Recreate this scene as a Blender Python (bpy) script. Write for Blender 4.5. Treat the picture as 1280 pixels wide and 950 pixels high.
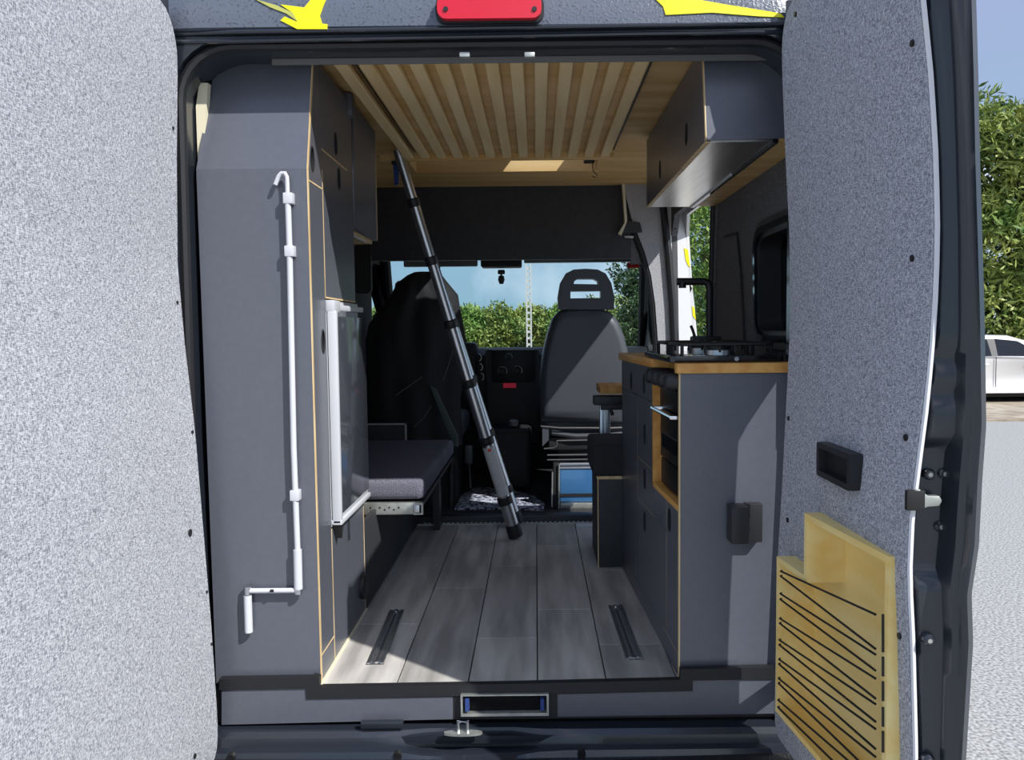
import bpy, bmesh, math, random
import numpy as np
from mathutils import Vector, Matrix
random.seed(7); rng = np.random.default_rng(7)
for o in list(bpy.data.objects): bpy.data.objects.remove(o)
S = bpy.context.scene; COL = S.collection

# ------------------------------------------------------------------ camera
FPX, PPX, PPY = 1000.0, 670.0, 475.0
PIT, ROLL = math.atan(63 / 1000), -0.010
CAM = Vector((0.13, -2.11, 1.557))
MR = Matrix.Rotation(math.pi / 2 - PIT, 4, 'X') @ Matrix.Rotation(ROLL, 4, 'Z')
cd = bpy.data.cameras.new('camera'); cam = bpy.data.objects.new('camera', cd); COL.objects.link(cam)
cam.matrix_world = Matrix.Translation(CAM) @ MR
cd.sensor_width = 36; cd.lens = 36 * FPX / 1280; cd.shift_x = -(PPX - 640) / 1280
cd.clip_end = 500; S.camera = cam

# ------------------------------------------------------------------ light
SUN = Vector((0.54, -0.475, 0.70)).normalized()          # direction towards the sun
W = bpy.data.worlds.new('sky'); S.world = W; W.use_nodes = True
wn, wl = W.node_tree.nodes, W.node_tree.links
wn.clear()
wo = wn.new('ShaderNodeOutputWorld'); wb = wn.new('ShaderNodeBackground')
tc = wn.new('ShaderNodeTexCoord'); sx = wn.new('ShaderNodeSeparateXYZ'); cr = wn.new('ShaderNodeValToRGB')
cr.color_ramp.elements[0].position = 0.0; cr.color_ramp.elements[0].color = (0.31, 0.50, 0.63, 1)
cr.color_ramp.elements[1].position = 0.75; cr.color_ramp.elements[1].color = (0.30, 0.42, 0.70, 1)
e = cr.color_ramp.elements.new(0.12); e.color = (0.32, 0.50, 0.68, 1)
e = cr.color_ramp.elements.new(0.36); e.color = (0.35, 0.42, 0.66, 1)
nz = wn.new('ShaderNodeTexNoise'); nz.inputs['Scale'].default_value = 2.6; nz.inputs['Detail'].default_value = 6
cr2 = wn.new('ShaderNodeValToRGB'); cr2.color_ramp.elements[0].position = .50; cr2.color_ramp.elements[1].position = .74
mx = wn.new('ShaderNodeMixRGB'); mx.inputs[2].default_value = (1.25, 1.3, 1.4, 1)
wl.new(tc.outputs['Generated'], sx.inputs[0]); wl.new(sx.outputs['Z'], cr.inputs[0]); wl.new(tc.outputs['Generated'], nz.inputs[0])
wl.new(nz.outputs[0], cr2.inputs[0]); wl.new(cr2.outputs[0], mx.inputs[0]); wl.new(cr.outputs[0], mx.inputs[1])
wl.new(mx.outputs[0], wb.inputs[0]); wb.inputs[1].default_value = 1.3; wl.new(wb.outputs[0], wo.inputs[0])
sd = bpy.data.lights.new('sun', 'SUN'); sd.energy = 7.0; sd.angle = 0.009; sd.color = (1, 0.98, 0.955)
so = bpy.data.objects.new('sun', sd); COL.objects.link(so); so.rotation_euler = SUN.to_track_quat('Z', 'Y').to_euler()
so.location = (4, -6, 8)
vs = S.view_settings; vs.view_transform = 'Standard'; vs.look = 'None'; vs.exposure = -0.28; vs.gamma = 1; vs.use_curve_mapping = False

# ------------------------------------------------------------------ photo pixel -> point on a real plane
M3 = MR.to_3x3()
def ray(x, y): return M3 @ Vector(((x - PPX) / FPX, (PPY - y) / FPX, -1))
def UY(x, y, Y=0): d = ray(x, y); return CAM + d * ((Y - CAM.y) / d.y)
def UX(x, y, X): d = ray(x, y); return CAM + d * ((X - CAM.x) / d.x)
def UZ(x, y, Z): d = ray(x, y); return CAM + d * ((Z - CAM.z) / d.z)

# ------------------------------------------------------------------ materials
MATS = {}
def mat(name, col, rough=.5, metal=0, var=None, vscale=5, detail=3, stretch=None, bump=0, bscale=None, spec=None, coat=0, emit=None, hi=.62, lo=.38):
    m = bpy.data.materials.new(name); m.use_nodes = True; n, l = m.node_tree.nodes, m.node_tree.links
    b = n['Principled BSDF']; b.inputs['Base Color'].default_value = (*col, 1); b.inputs['Roughness'].default_value = rough
    b.inputs['Metallic'].default_value = metal
    if spec is not None: b.inputs['Specular IOR Level'].default_value = spec
    if coat: b.inputs['Coat Weight'].default_value = coat; b.inputs['Coat Roughness'].default_value = .08
    if emit: b.inputs['Emission Color'].default_value = (*col, 1); b.inputs['Emission Strength'].default_value = emit
    if var or bump:
        t = n.new('ShaderNodeTexCoord'); mp = n.new('ShaderNodeMapping'); l.new(t.outputs['Object'], mp.inputs[0])
        if stretch: mp.inputs['Scale'].default_value = stretch
        z = n.new('ShaderNodeTexNoise'); z.inputs['Scale'].default_value = vscale; z.inputs['Detail'].default_value = detail
        l.new(mp.outputs[0], z.inputs[0])
        if var:
            r = n.new('ShaderNodeValToRGB'); r.color_ramp.elements[0].position = lo; r.color_ramp.elements[1].position = hi
            r.color_ramp.elements[0].color = (*col, 1); r.color_ramp.elements[1].color = (*var, 1)
            l.new(z.outputs[0], r.inputs[0]); l.new(r.outputs[0], b.inputs['Base Color'])
        if bump:
            z2 = z
            if bscale: z2 = n.new('ShaderNodeTexNoise'); z2.inputs['Scale'].default_value = bscale; l.new(mp.outputs[0], z2.inputs[0])
            bp = n.new('ShaderNodeBump'); bp.inputs['Strength'].default_value = bump; bp.inputs['Distance'].default_value = .004
            l.new(z2.outputs[0], bp.inputs['Height']); l.new(bp.outputs[0], b.inputs['Normal'])
    MATS[name] = m; return m
def wood(name, a, b_, axis='Y', scale=6, rough=.55, knots=0):
    st = {'X': (.12, 1, 1), 'Y': (1, .12, 1), 'Z': (1, 1, .12)}[axis]
    m = mat(name, a, rough, var=b_, vscale=scale * 5, detail=5, stretch=st, bump=.08)
    return m
def glass(name, tint, refl=.12, alpha=.1, rough=.02):
    m = bpy.data.materials.new(name); m.use_nodes = True; n, l = m.node_tree.nodes, m.node_tree.links
    n.remove(n['Principled BSDF']); out = n['Material Output']
    tr = n.new('ShaderNodeBsdfTransparent'); tr.inputs[0].default_value = (*tint, 1)
    gl = n.new('ShaderNodeBsdfGlossy'); gl.inputs['Roughness'].default_value = rough
    lw = n.new('ShaderNodeLayerWeight'); lw.inputs[0].default_value = .5
    pw = n.new('ShaderNodeMath'); pw.operation = 'POWER'; pw.inputs[1].default_value = 5; l.new(lw.outputs['Facing'], pw.inputs[0])
    fr = n.new('ShaderNodeMath'); fr.operation = 'MULTIPLY_ADD'; fr.inputs[1].default_value = .9; fr.inputs[2].default_value = .04; l.new(pw.outputs[0], fr.inputs[0])
    mi = n.new('ShaderNodeMixShader'); l.new(fr.outputs[0], mi.inputs[0]); l.new(tr.outputs[0], mi.inputs[1]); l.new(gl.outputs[0], mi.inputs[2])
    l.new(mi.outputs[0], out.inputs[0]); MATS[name] = m; return m
GREY = mat('anthracite_laminate', (.091, .098, .120), .32, var=(.097, .104, .127), vscale=60, bump=.02, bscale=500, spec=.8)
EDGE = wood('plywood_edge', (.62, .43, .20), (.78, .60, .34), 'Z', 8)
EDGED = wood('dull_plywood_edge', (.34, .26, .15), (.42, .33, .20), 'Z', 8)
EDGEY = wood('oak_edge', (.56, .26, .055), (.68, .37, .10), 'Y', 6)
PLYC = wood('ceiling_plywood', (.58, .37, .13), (.72, .50, .23), 'X', 2.2)
PINE = wood('pine_slat', (.76, .55, .25), (.83, .65, .35), 'Y', 3)
PINEX = wood('pine_rail', (.68, .42, .15), (.78, .54, .24), 'X', 3)
BIRCH = wood('birch_box', (.90, .63, .20), (.95, .76, .33), 'Y', 3)
FLOORM = [wood('floor_plank_%d' % i, a, b, 'Y', 3.2, .5) for i, (a, b) in enumerate([((.35, .33, .30), (.54, .52, .48)), ((.28, .268, .248), (.49, .47, .435)), ((.32, .303, .28), (.57, .545, .50))])]
def felt(name, a, b_):
    m = mat(name, a, .95, spec=.1); n, l = m.node_tree.nodes, m.node_tree.links; bs = n['Principled BSDF']
    t = n.new('ShaderNodeTexCoord'); zz = []
    for st in ((1, .22, 1), (1, 1, .22)):
        mp = n.new('ShaderNodeMapping'); mp.inputs['Scale'].default_value = st; l.new(t.outputs['Object'], mp.inputs[0])
        z = n.new('ShaderNodeTexNoise'); z.inputs['Scale'].default_value = 560; z.inputs['Detail'].default_value = 1.5; l.new(mp.outputs[0], z.inputs[0]); zz.append(z)
    ad = n.new('ShaderNodeMath'); ad.operation = 'ADD'; l.new(zz[0].outputs[0], ad.inputs[0]); l.new(zz[1].outputs[0], ad.inputs[1])
    r = n.new('ShaderNodeValToRGB'); r.color_ramp.elements[0].position = .40; r.color_ramp.elements[1].position = .60
    r.color_ramp.elements[0].color = (*a, 1); r.color_ramp.elements[1].color = (*b_, 1)
    hf = n.new('ShaderNodeMath'); hf.operation = 'MULTIPLY'; hf.inputs[1].default_value = .5; l.new(ad.outputs[0], hf.inputs[0]); l.new(hf.outputs[0], r.inputs[0])
    l.new(r.outputs[0], bs.inputs['Base Color'])
    bp_ = n.new('ShaderNodeBump'); bp_.inputs['Strength'].default_value = .35; bp_.inputs['Distance'].default_value = .002; l.new(hf.outputs[0], bp_.inputs['Height']); l.new(bp_.outputs[0], bs.inputs['Normal'])
    return m
FAB = felt('heather_felt', (.19, .198, .225), (.56, .57, .605))
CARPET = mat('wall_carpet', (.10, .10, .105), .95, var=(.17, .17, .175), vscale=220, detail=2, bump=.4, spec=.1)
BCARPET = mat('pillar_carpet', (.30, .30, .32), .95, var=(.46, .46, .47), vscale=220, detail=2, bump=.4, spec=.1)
BLACK = mat('black_paint', (.016, .020, .028), .26, coat=.5, bump=.03, bscale=60)
WETGREY = mat('wet_grey_paint', (.10, .115, .145), .3, coat=.7, var=(.05, .055, .07), vscale=170, detail=2, lo=.60, hi=.66, bump=.35)
DOORP = mat('door_edge_paint', (.020, .024, .032), .30, coat=.4, bump=.03, bscale=60)
RUB = mat('black_rubber', (.012, .012, .014), .55)
PLAS = mat('black_plastic', (.018, .018, .02), .45, bump=.1, bscale=400)
BUMP = mat('bumper_plastic', (.010, .010, .011), .5, bump=.7, bscale=160, vscale=150, var=(.05, .055, .06), lo=.66, hi=.72)
DARK = mat('dark_interior', (.020, .020, .022), .75)
DASH = mat('dashboard_plastic', (.012, .012, .013), .6, bump=.15, bscale=500)
HEAD = mat('headliner_panel', (.029, .030, .034), .6, var=(.035, .036, .040), vscale=40)
SEATM = mat('seat_shell', (.055, .06, .07), .42, bump=.06, bscale=300)
CLOTH = mat('black_jacket_cloth', (.012, .012, .014), .8, bump=.3, bscale=40)
CUSH = mat('cushion_fabric', (.11, .11, .14), .95, var=(.18, .18, .22), vscale=250, detail=2, bump=.5, spec=.1)
CUSHB = mat('black_cushion_fabric', (.02, .02, .022), .9, var=(.03, .03, .033), vscale=250, bump=.4)
WHITE = mat('white_plastic', (.58, .59, .62), .35)
WHITEP = mat('white_paint', (.80, .80, .80), .25, coat=.5)
ALU = mat('aluminium', (.62, .64, .67), .32, metal=1)
GALV = mat('galvanised_steel', (.60, .61, .56), .45, metal=.8, var=(.46, .47, .43), vscale=30)
STEEL = mat('brushed_steel', (.68, .66, .63), .28, metal=1, var=(.60, .58, .55), vscale=60, stretch=(1, .05, 1))
CHROME = mat('chrome', (.8, .8, .8), .12, metal=1)
YEL = mat('yellow_decal', (.88, .80, .0), .35, coat=.4)
OLIVE = mat('faded_yellow_decal', (.42, .42, .10), .35)
RED = mat('red_lens', (.62, .012, .03), .18, coat=.6)
REDS = mat('red_sticker', (.7, .02, .02), .4)
BLUE = mat('blue_plastic', (.045, .15, .33), .2, coat=.5)
BLUES = mat('blue_strap', (.02, .05, .2), .7)
GLOSS = mat('glossy_black_glass', (.010, .011, .013), .08, coat=.5)
FRDOOR = mat('fridge_door_gloss', (.055, .06, .075), .12, coat=.4)
FOAM = mat('cream_foam', (.72, .66, .48), .9)
HSHADE = mat('hole_shade_black', (.004, .004, .004), 1, spec=0)  # flat black painted in for the shade inside the finger holes
DMET = mat('dull_seat_metal', (.22, .22, .22), .35, metal=.9)
OVEN = mat('oven_front', (.005, .005, .006), .4, spec=.25)
IRON = mat('black_iron', (.012, .012, .012), .5)
RUG = mat('blue_grey_rug', (.045, .05, .08), .95, var=(.46, .49, .58), vscale=55, detail=1, lo=.45, hi=.55, bump=.6)
GREEN = mat('green_grey_cloth', (.06, .085, .075), .8)
ASPH = mat('asphalt', (.17, .168, .162), .9, var=(.44, .435, .42), vscale=70, detail=6, lo=.36, hi=.62, bump=.5)
DIRT = mat('dirt_verge', (.26, .21, .15), .95, var=(.42, .36, .28), vscale=3, detail=6)
BARK = mat('bark', (.10, .07, .045), .9, var=(.17, .13, .09), vscale=20, stretch=(1, 1, .2), bump=.5)
LEAF = [mat('leaf_%d' % i, a, .5, var=b, vscale=1.2, detail=2, spec=.3) for i, (a, b) in enumerate([((.085, .15, .035), (.26, .32, .075)), ((.11, .19, .04), (.34, .38, .10)), ((.09, .19, .035), (.25, .36, .085)), ((.04, .08, .035), (.11, .17, .07))])]
TYRE = mat('tyre', (.02, .02, .02), .8)
CONC = mat('pale_pole', (.55, .54, .50), .7, var=(.46, .45, .42), vscale=20)
WGLASS = glass('windscreen_glass', (.86, .94, .95))
TGLASS = glass('tinted_glass', (.05, .06, .07))
DOME = mat('hatch_dome', (.8, .82, .85), .3)
DOME.node_tree.nodes['Principled BSDF'].inputs['Transmission Weight'].default_value = .0
DOMEG = glass('hatch_glass', (.88, .9, .92))

# ------------------------------------------------------------------ mesh helpers
def base(o):
    while o.parent: o = o.parent
    return o.location
def link(name, me, m, parent=None, smooth=True, ang=35):
    me.materials.clear(); me.materials.append(m)
    if smooth:
        for p in me.polygons: p.use_smooth = True
        me.set_sharp_from_angle(angle=math.radians(ang))
    o = bpy.data.objects.new(name, me); COL.objects.link(o)
    if parent:
        off = base(parent)
        if off.length > 0: me.transform(Matrix.Translation(-off))
        o.parent = parent
    return o
def tag(o, label=None, cat=None, group=None, kind=None):
    if label: o['label'] = label
    if cat: o['category'] = cat
    if group: o['group'] = group
    if kind: o['kind'] = kind
    return o
def thing(name, label, cat, loc=(0, 0, 0), group=None, kind=None):
    o = bpy.data.objects.new(name, None); COL.objects.link(o); o.location = loc; o.empty_display_size = .1
    return tag(o, label, cat, group, kind)
def frombm(bm, name):
    bmesh.ops.recalc_face_normals(bm, faces=bm.faces)
    me = bpy.data.meshes.new(name); bm.to_mesh(me); bm.free(); return me
class MB:
    """collects shapes for one mesh"""
    def __init__(s): s.bm = bmesh.new()
    def poly(s, vs, fs):
        v = [s.bm.verts.new(p) for p in vs]
        out = []
        for f in fs:
            try: out.append(s.bm.faces.new([v[i] for i in f]))
            except ValueError: pass
        return v, out
    def box(s, lo, hi, bev=0, seg=2):
        x0, y0, z0 = [min(a, b) for a, b in zip(lo, hi)]; x1, y1, z1 = [max(a, b) for a, b in zip(lo, hi)]
        v, f = s.poly([(x0, y0, z0), (x1, y0, z0), (x1, y1, z0), (x0, y1, z0), (x0, y0, z1), (x1, y0, z1), (x1, y1, z1), (x0, y1, z1)],
                      [(3, 2, 1, 0), (4, 5, 6, 7), (0, 1, 5, 4), (1, 2, 6, 5), (2, 3, 7, 6), (3, 0, 4, 7)])
        if bev: s._bev(f, bev, seg)
        return s
    def _bev(s, f, bev, seg):
        es = list({e for a in f for e in a.edges})
        bmesh.ops.bevel(s.bm, geom=es, offset=bev, segments=seg, profile=.6, affect='EDGES', clamp_overlap=True)
    def prism(s, pts, vec, bev=0, seg=2):
        n = len(pts); vec = Vector(vec)
        vs = [Vector(p) for p in pts] + [Vector(p) + vec for p in pts]
        v, f = s.poly(vs, [tuple(range(n))[::-1], tuple(range(n, 2 * n))] + [(i, (i + 1) % n, n + (i + 1) % n, n + i) for i in range(n)])
        bmesh.ops.recalc_face_normals(s.bm, faces=f)
        if bev: s._bev(f, bev, seg)
        return s
    def tube(s, pts, r, n=10, closed=False):
        P = [Vector(p) for p in pts]; k = len(P); rs = r if hasattr(r, '__len__') else [r] * k
        rings = []; up = None
        for i in range(k):
            if closed: t = P[(i + 1) % k] - P[i - 1]
            else: t = P[min(i + 1, k - 1)] - P[max(i - 1, 0)]
            t.normalize()
            if up is None: up = Vector((0, 0, 1)) if abs(t.z) < .9 else Vector((1, 0, 0))
            a = up - t * up.dot(t); a.normalize(); b = t.cross(a); up = a
            rings.append([s.bm.verts.new(P[i] + (a * math.cos(2 * math.pi * j / n) + b * math.sin(2 * math.pi * j / n)) * rs[i]) for j in range(n)])
        for i in range(k if closed else k - 1):
            A, B = rings[i], rings[(i + 1) % k]
            for j in range(n): s.bm.faces.new((A[j], A[(j + 1) % n], B[(j + 1) % n], B[j]))
        if not closed:
            s.bm.faces.new(rings[0][::-1]); s.bm.faces.new(rings[-1])
        return s
    def loft(s, rings, closed_ring=True, caps=True):
        R = [[s.bm.verts.new(p) for p in r] for r in rings]; n = len(R[0])
        for A, B in zip(R, R[1:]):
            for j in range(n if closed_ring else n - 1): s.bm.faces.new((A[j], A[(j + 1) % n], B[(j + 1) % n], B[j]))
        if caps: s.bm.faces.new(R[0][::-1]); s.bm.faces.new(R[-1])
        return s
    def done(s, name, m, parent=None, smooth=True, ang=35): return link(name, frombm(s.bm, name), m, parent, smooth, ang)
def box(name, lo, hi, m, parent=None, bev=0, seg=2): return MB().box(lo, hi, bev, seg).done(name, m, parent)
def prism(name, pts, vec, m, parent=None, bev=0, seg=2): return MB().prism(pts, vec, bev, seg).done(name, m, parent)
def tube(name, pts, r, m, parent=None, n=10, closed=False): return MB().tube(pts, r, n, closed).done(name, m, parent)
def arc(c, r, a0, a1, n, u=Vector((1, 0, 0)), v=Vector((0, 0, 1))):
    return [Vector(c) + u * (r * math.cos(a0 + (a1 - a0) * i / n)) + v * (r * math.sin(a0 + (a1 - a0) * i / n)) for i in range(n + 1)]
def rrect(a0, a1, b0, b1, r, n=5):
    out = []
    for (ca, cb, s) in ((a1 - r, b1 - r, 0), (a0 + r, b1 - r, 1), (a0 + r, b0 + r, 2), (a1 - r, b0 + r, 3)):
        for i in range(n + 1):
            t = math.pi / 2 * (s + i / n); out.append((ca + r * math.cos(t), cb + r * math.sin(t)))
    return out
def oval(ca, cb, w, h, n=20): return [(ca + w / 2 * math.cos(2 * math.pi * i / n), cb + h / 2 * math.sin(2 * math.pi * i / n)) for i in range(n)]
def plate(name, loops, fn, t, m, parent=None, bev=0, smooth=True):
    """flat plate with holes: loops in 2D, the first the outline; fn(a,b,h) gives the 3D point, h from 0 to t"""
    cu = bpy.data.curves.new('tmp', 'CURVE'); cu.dimensions = '2D'; cu.fill_mode = 'BOTH'; cu.extrude = .5
    for lp in loops:
        sp = cu.splines.new('POLY'); sp.points.add(len(lp) - 1); sp.use_cyclic_u = True
        for p, (a, b) in zip(sp.points, lp): p.co = (a, b, 0, 1)
    ob = bpy.data.objects.new('tmp', cu); COL.objects.link(ob)
    dg = bpy.context.evaluated_depsgraph_get(); me = bpy.data.meshes.new_from_object(ob.evaluated_get(dg))
    bpy.data.objects.remove(ob); bpy.data.curves.remove(cu)
    for v in me.vertices: v.co = Vector(fn(v.co.x, v.co.y, (v.co.z + .5) * t))
    bm = bmesh.new(); bm.from_mesh(me); bmesh.ops.remove_doubles(bm, verts=bm.verts, dist=1e-5)
    bmesh.ops.dissolve_limit(bm, angle_limit=.01, verts=bm.verts, edges=bm.edges)
    bpy.data.meshes.remove(me)
    return link(name, frombm(bm, name), m, parent, smooth)

FZ = .62                      # van floor
YR = -.03                     # rear face of the furniture
XL = -.452                    # aisle face of the left furniture

# ================================================================== GROUND AND SURROUNDINGS (setting)
g = MB(); g.poly([(-60, -40, 0), (60, -40, 0), (60, 80, 0), (-60, 80, 0)], [(0, 1, 2, 3)])
tag(g.done('ground', ASPH), 'pale grey speckled asphalt of the car park', 'ground', kind='structure')
v = MB(); v.prism([(4.4, 10.9, 0), (30, 9.6, 0), (30, 24, 0), (8.5, 24, 0), (5, 46, 0), (-40, 60, 0), (-40, 40, 0), (2.5, 34, 0)], (0, 0, .035))
tag(v.done('ground_verge', DIRT), 'brown dirt verge along the edge of the asphalt', 'ground', kind='structure')

# ================================================================== VAN SHELL
def open_loop(g=0.0):
    """rear opening outline, (X,Z)"""
    r = .13 + g * .3; n = 7
    L, R, T, B = -.742 - g, .800 + g, 2.258 + g, .50
    out = [(L + .006, B), (R - .03, B), (R, 1.3)]
    out += [(R - r + r * math.cos(math.pi / 2 * i / n), T - r + r * math.sin(math.pi / 2 * i / n)) for i in range(n + 1)]
    out += [(L + r + r * math.cos(math.pi / 2 * (1 + i / n)), T - r + r * math.sin(math.pi / 2 * (1 + i / n))) for i in range(n + 1)]
    out += [(L - .006, 1.3)]
    return out
outer = [(-.93, .48), (.975, .48), (.985, 1.3), (.955, 1.9), (.88, 2.30), (.86, 2.335), (-.80, 2.335), (-.83, 2.30), (-.91, 1.9), (-.94, 1.3)]
rear = thing('wall_rear', 'black painted rear door frame of the van with rubber seal', 'van frame', (0, -.05, .48), kind='structure')
plate('door_frame', [outer, open_loop(.022)], lambda a, b, h: (a, -.085 + h, b), .03, BLACK, rear)
plate('inner_frame', [[(-.90, .48), (.94, .48), (.95, 1.3), (.92, 1.9), (.85, 2.40), (-.80, 2.40), (-.88, 1.9), (-.91, 1.3)], open_loop(.004)], lambda a, b, h: (a, -.056 + h, b), .10, BLACK, rear)
ol = open_loop(.012)
tube('rubber_seal', [(a, -.062, b) for a, b in ol[2:] + ol[:1]][0:], .013, RUB, rear, 8)
tube('rubber_seal', [(a, -.070, b) for a, b in open_loop(.03)[2:]], .006, RUB, rear, 6)
# roof cap above the doors
capring = []
for (y, z) in [(-.088, 2.297), (-.100, 2.303), (-.098, 2.33), (-.085, 2.41), (-.04, 2.50), (.05, 2.545), (.3, 2.55), (.3, 2.40), (-.05, 2.32)]:
    row = []
    for x in np.linspace(-.83, .87, 25):
        k = min(1, min(x + .83, .87 - x) / .14); dz = (1 - math.sqrt(max(0, 1 - (1 - k) ** 2)))
        zz = z if z < 2.36 else z - dz * (.03 + (z - 2.36) * .9); yy = y + dz * .04
        row.append((x, yy, zz))
    capring.append(row)
cap = MB().loft(list(map(list, zip(*capring)))).done('roof_cap', WETGREY, rear)
tube('gutter_lip', [(-.825, -.08, 2.293), (-.6, -.094, 2.294), (.05, -.097, 2.297), (.62, -.094, 2.301), (.86, -.08, 2.302)], .006, BLACK, rear, 8)
tube('header_rib', [(-.78, -.084, 2.274), (-.3, -.086, 2.278), (.4, -.086, 2.283), (.83, -.084, 2.284)], .006, BLACK, rear, 8)
def decal(pts, m):
    P = []
    for x, y in pts:
        p = UY(x, y, -.152); P.append(p)
    prism('decal', P, (0, .03, 0), m, rear)
def cap_y(z):
    return np.interp(z, [2.303, 2.33, 2.41, 2.50], [-.100, -.098, -.085, -.04])
def decal_on_cap(pts, m, ext=0):
    mb = MB(); P = [UY(x, y, -.099) for x, y in pts]
    F_ = [Vector((p.x, cap_y(p.z) - .003, p.z)) for p in P]; B_ = [q + Vector((0, .012, 0)) for q in F_]; n = len(P)
    mb.poly(F_ + B_, [tuple(range(n)), tuple(range(n, 2 * n))[::-1]] + [(i, (i + 1) % n, n + (i + 1) % n, n + i) for i in range(n)])
    mb.done('decal', m, rear, smooth=False)
decal_on_cap([(351, 26), (356, 21), (372, 28), (366, 16), (350, 5), (380, 9), (388, -2), (412, -16), (404, 6), (400, 20), (403, 30), (410, 31), (409, 37), (372, 37)], YEL)
decal_on_cap([(318, -2), (345, 6), (366, 16), (372, 27), (358, 17), (338, 9)], OLIVE)
decal_on_cap([(818, -4), (848, -6), (900, 4), (975, 17), (980, 22), (950, 21), (890, 16), (832, 19), (829, 8)], YEL)
# third brake light
bl = thing('brake_light', 'long red high level brake light above the rear doors', 'brake light', (0.0, -.11, 2.31))
p0, p1 = UY(547, 25, -.12), UY(677, 22, -.12)
pt = UY(547, 1, -.12)
L_ = rrect(p0.x, p1.x, p0.z, pt.z + .012, .022)
plate('lens', [L_], lambda a, b, h: (a, -.128 + h, b), .04, RED, bl)
plate('base_rim', [rrect(p0.x - .006, p1.x + .006, p0.z - .005, pt.z + .018, .026)], lambda a, b, h: (a, -.112 + h, b), .03, RUB, bl)
for px in (557, 668):
    q = UY(px, 11, -.13); tube('screw', [(q.x, -.131, q.z), (q.x, -.122, q.z)], .006, RUB, bl, 10)

box('header_trim', UY(340, 81, .004), (.74, .010, UY(340, 73, .0).z), mat('grey_trim', (.16, .16, .155), .6), rear)
for px in (581, 662):
    p = UY(px, 69, -.075); box('header_clip', (p.x - .013, -.082, p.z - .006), (p.x + .013, -.066, p.z + .006), GALV, rear, .003)
# roof and side walls
HX0, HX1, HY0, HY1 = -.43, .42, 1.38, 1.765
hole = [(HX0 - .008, HY0 - .008), (HX1 + .008, HY0 - .008), (HX1 + .008, HY1 + .008), (HX0 - .008, HY1 + .008)]
tag(plate('roof', [[(-.70, .28), (.75, .28), (.75, 2.75), (-.70, 2.75)], hole], lambda a, b, h: (a, b, 2.47 + h), .05, WHITEP), 'white painted outer roof skin of the van', 'roof', kind='structure')
ceil = thing('ceiling', 'birch plywood lining of the van ceiling', 'ceiling', (0, 1, 2.31), kind='structure')
plate('plywood_sheet', [[(-.84, -.02), (.86, -.02), (.86, 2.16), (-.84, 2.16)], hole], lambda a, b, h: (a, b, 2.312 + h), .015, PLYC, ceil)
for nm, lo, hi in (('hatch_frame', (HX0, HY1, 2.3115), (HX1, HY1 + .02, 2.475)), ('hatch_frame', (HX0, HY0 - .02, 2.3115), (HX1, HY0, 2.475)),
                   ('hatch_frame', (HX0 - .02, HY0 - .02, 2.3112), (HX0, HY1 + .02, 2.475)), ('hatch_frame', (HX1, HY0 - .02, 2.3112), (HX1 + .02, HY1 + .02, 2.475))):
    box(nm, lo, hi, PINEX, ceil)
hatch = thing('roof_hatch', 'clear roof hatch in a wooden frame above the aisle', 'roof hatch', (0, 1.56, 2.52))
box('pane', (HX0 - .02, HY0 - .02, 2.525), (HX1 + .02, HY1 + .02, 2.535), DOMEG, hatch)
mb = MB()
mb.box((HX0 - .04, HY0 - .04, 2.52), (HX1 + .04, HY0, 2.55)).box((HX0 - .04, HY1, 2.52), (HX1 + .04, HY1 + .04, 2.55)).box((HX0 - .04, HY0, 2.52), (HX0, HY1, 2.55)).box((HX1, HY0, 2.52), (HX1 + .04, HY1, 2.55))
mb.done('rim', WHITE, hatch)
box('blind', (HX0, HY0 + .002, 2.362), (.02, HY1 - .002, 2.368), mat('grey_blind', (.30, .32, .34), .7), hatch)
p = UZ(738, 203, 2.33)
box('latch', (p.x - .03, p.y - .02, 2.33), (p.x + .02, p.y + .03, 2.37), PLAS, hatch, .004)
q = UY(744, 222, p.y)
tube('pull_cord', [(p.x + .01, p.y, 2.33), (p.x + .012, p.y, 2.29), (q.x + .01, p.y, q.z + .01), (q.x, p.y, q.z), (q.x - .012, p.y, q.z + .008)], .0022, RUB, hatch, 6)

# left wall (mostly hidden), right wall with window, sliding door opening and cab window
cabwin = lambda: rrect(2.46, 3.08, 1.40, 1.95, .09)
tag(plate('wall_left', [[(-.03, .5), (3.32, .5), (3.32, 1.4), (2.86, 2.0), (2.2, 2.45), (-.03, 2.45)], cabwin()], lambda a, b, h: (-.80 - h + .0 * b, a, b), .07, CARPET), 'dark carpeted left side wall of the van', 'wall', kind='structure')
def wx(z): return .878 - .030 * (z - .5) / 1.8
pw0, pw1 = UX(955, 350, .862), UX(990, 350, .862)
WZ0, WZ1 = UX(975, 424, .862).z, UX(975, 282, .862).z
WY0, WY1 = .06, pw0.y
SD0, SD1, SDT = 1.19, 2.145, 2.14
sdoor = [(SD0 + .10, .60), (SD1 - .02, .60), (SD1, 1.2), (SD1, SDT - .1), (SD1 - .1, SDT), (SD0 - .06, SDT), (SD0 - .02, 1.9), (SD0 + .03, 1.6), (SD0 + .06, 1.3)]
rw = thing('wall_right', 'charcoal carpeted right side wall with a black framed window', 'wall', (.86, 1, .5), kind='structure')
plate('carpet_lining', [[(-.03, .5), (2.36, .5), (2.36, 2.45), (-.03, 2.45)], rrect(WY0, WY1, WZ0, WZ1, .06), sdoor], lambda a, b, h: (wx(b) + h, a, b), .03, CARPET, rw)
plate('outer_skin', [[(-.06, .42), (2.46, .42), (2.46, 2.42), (-.06, 2.42)], rrect(WY0, WY1, WZ0, WZ1, .06), sdoor], lambda a, b, h: (.985 - max(0, b - 1.3) ** 2 * .10 + h, a, b), .015, WHITEP, rw)
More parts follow.
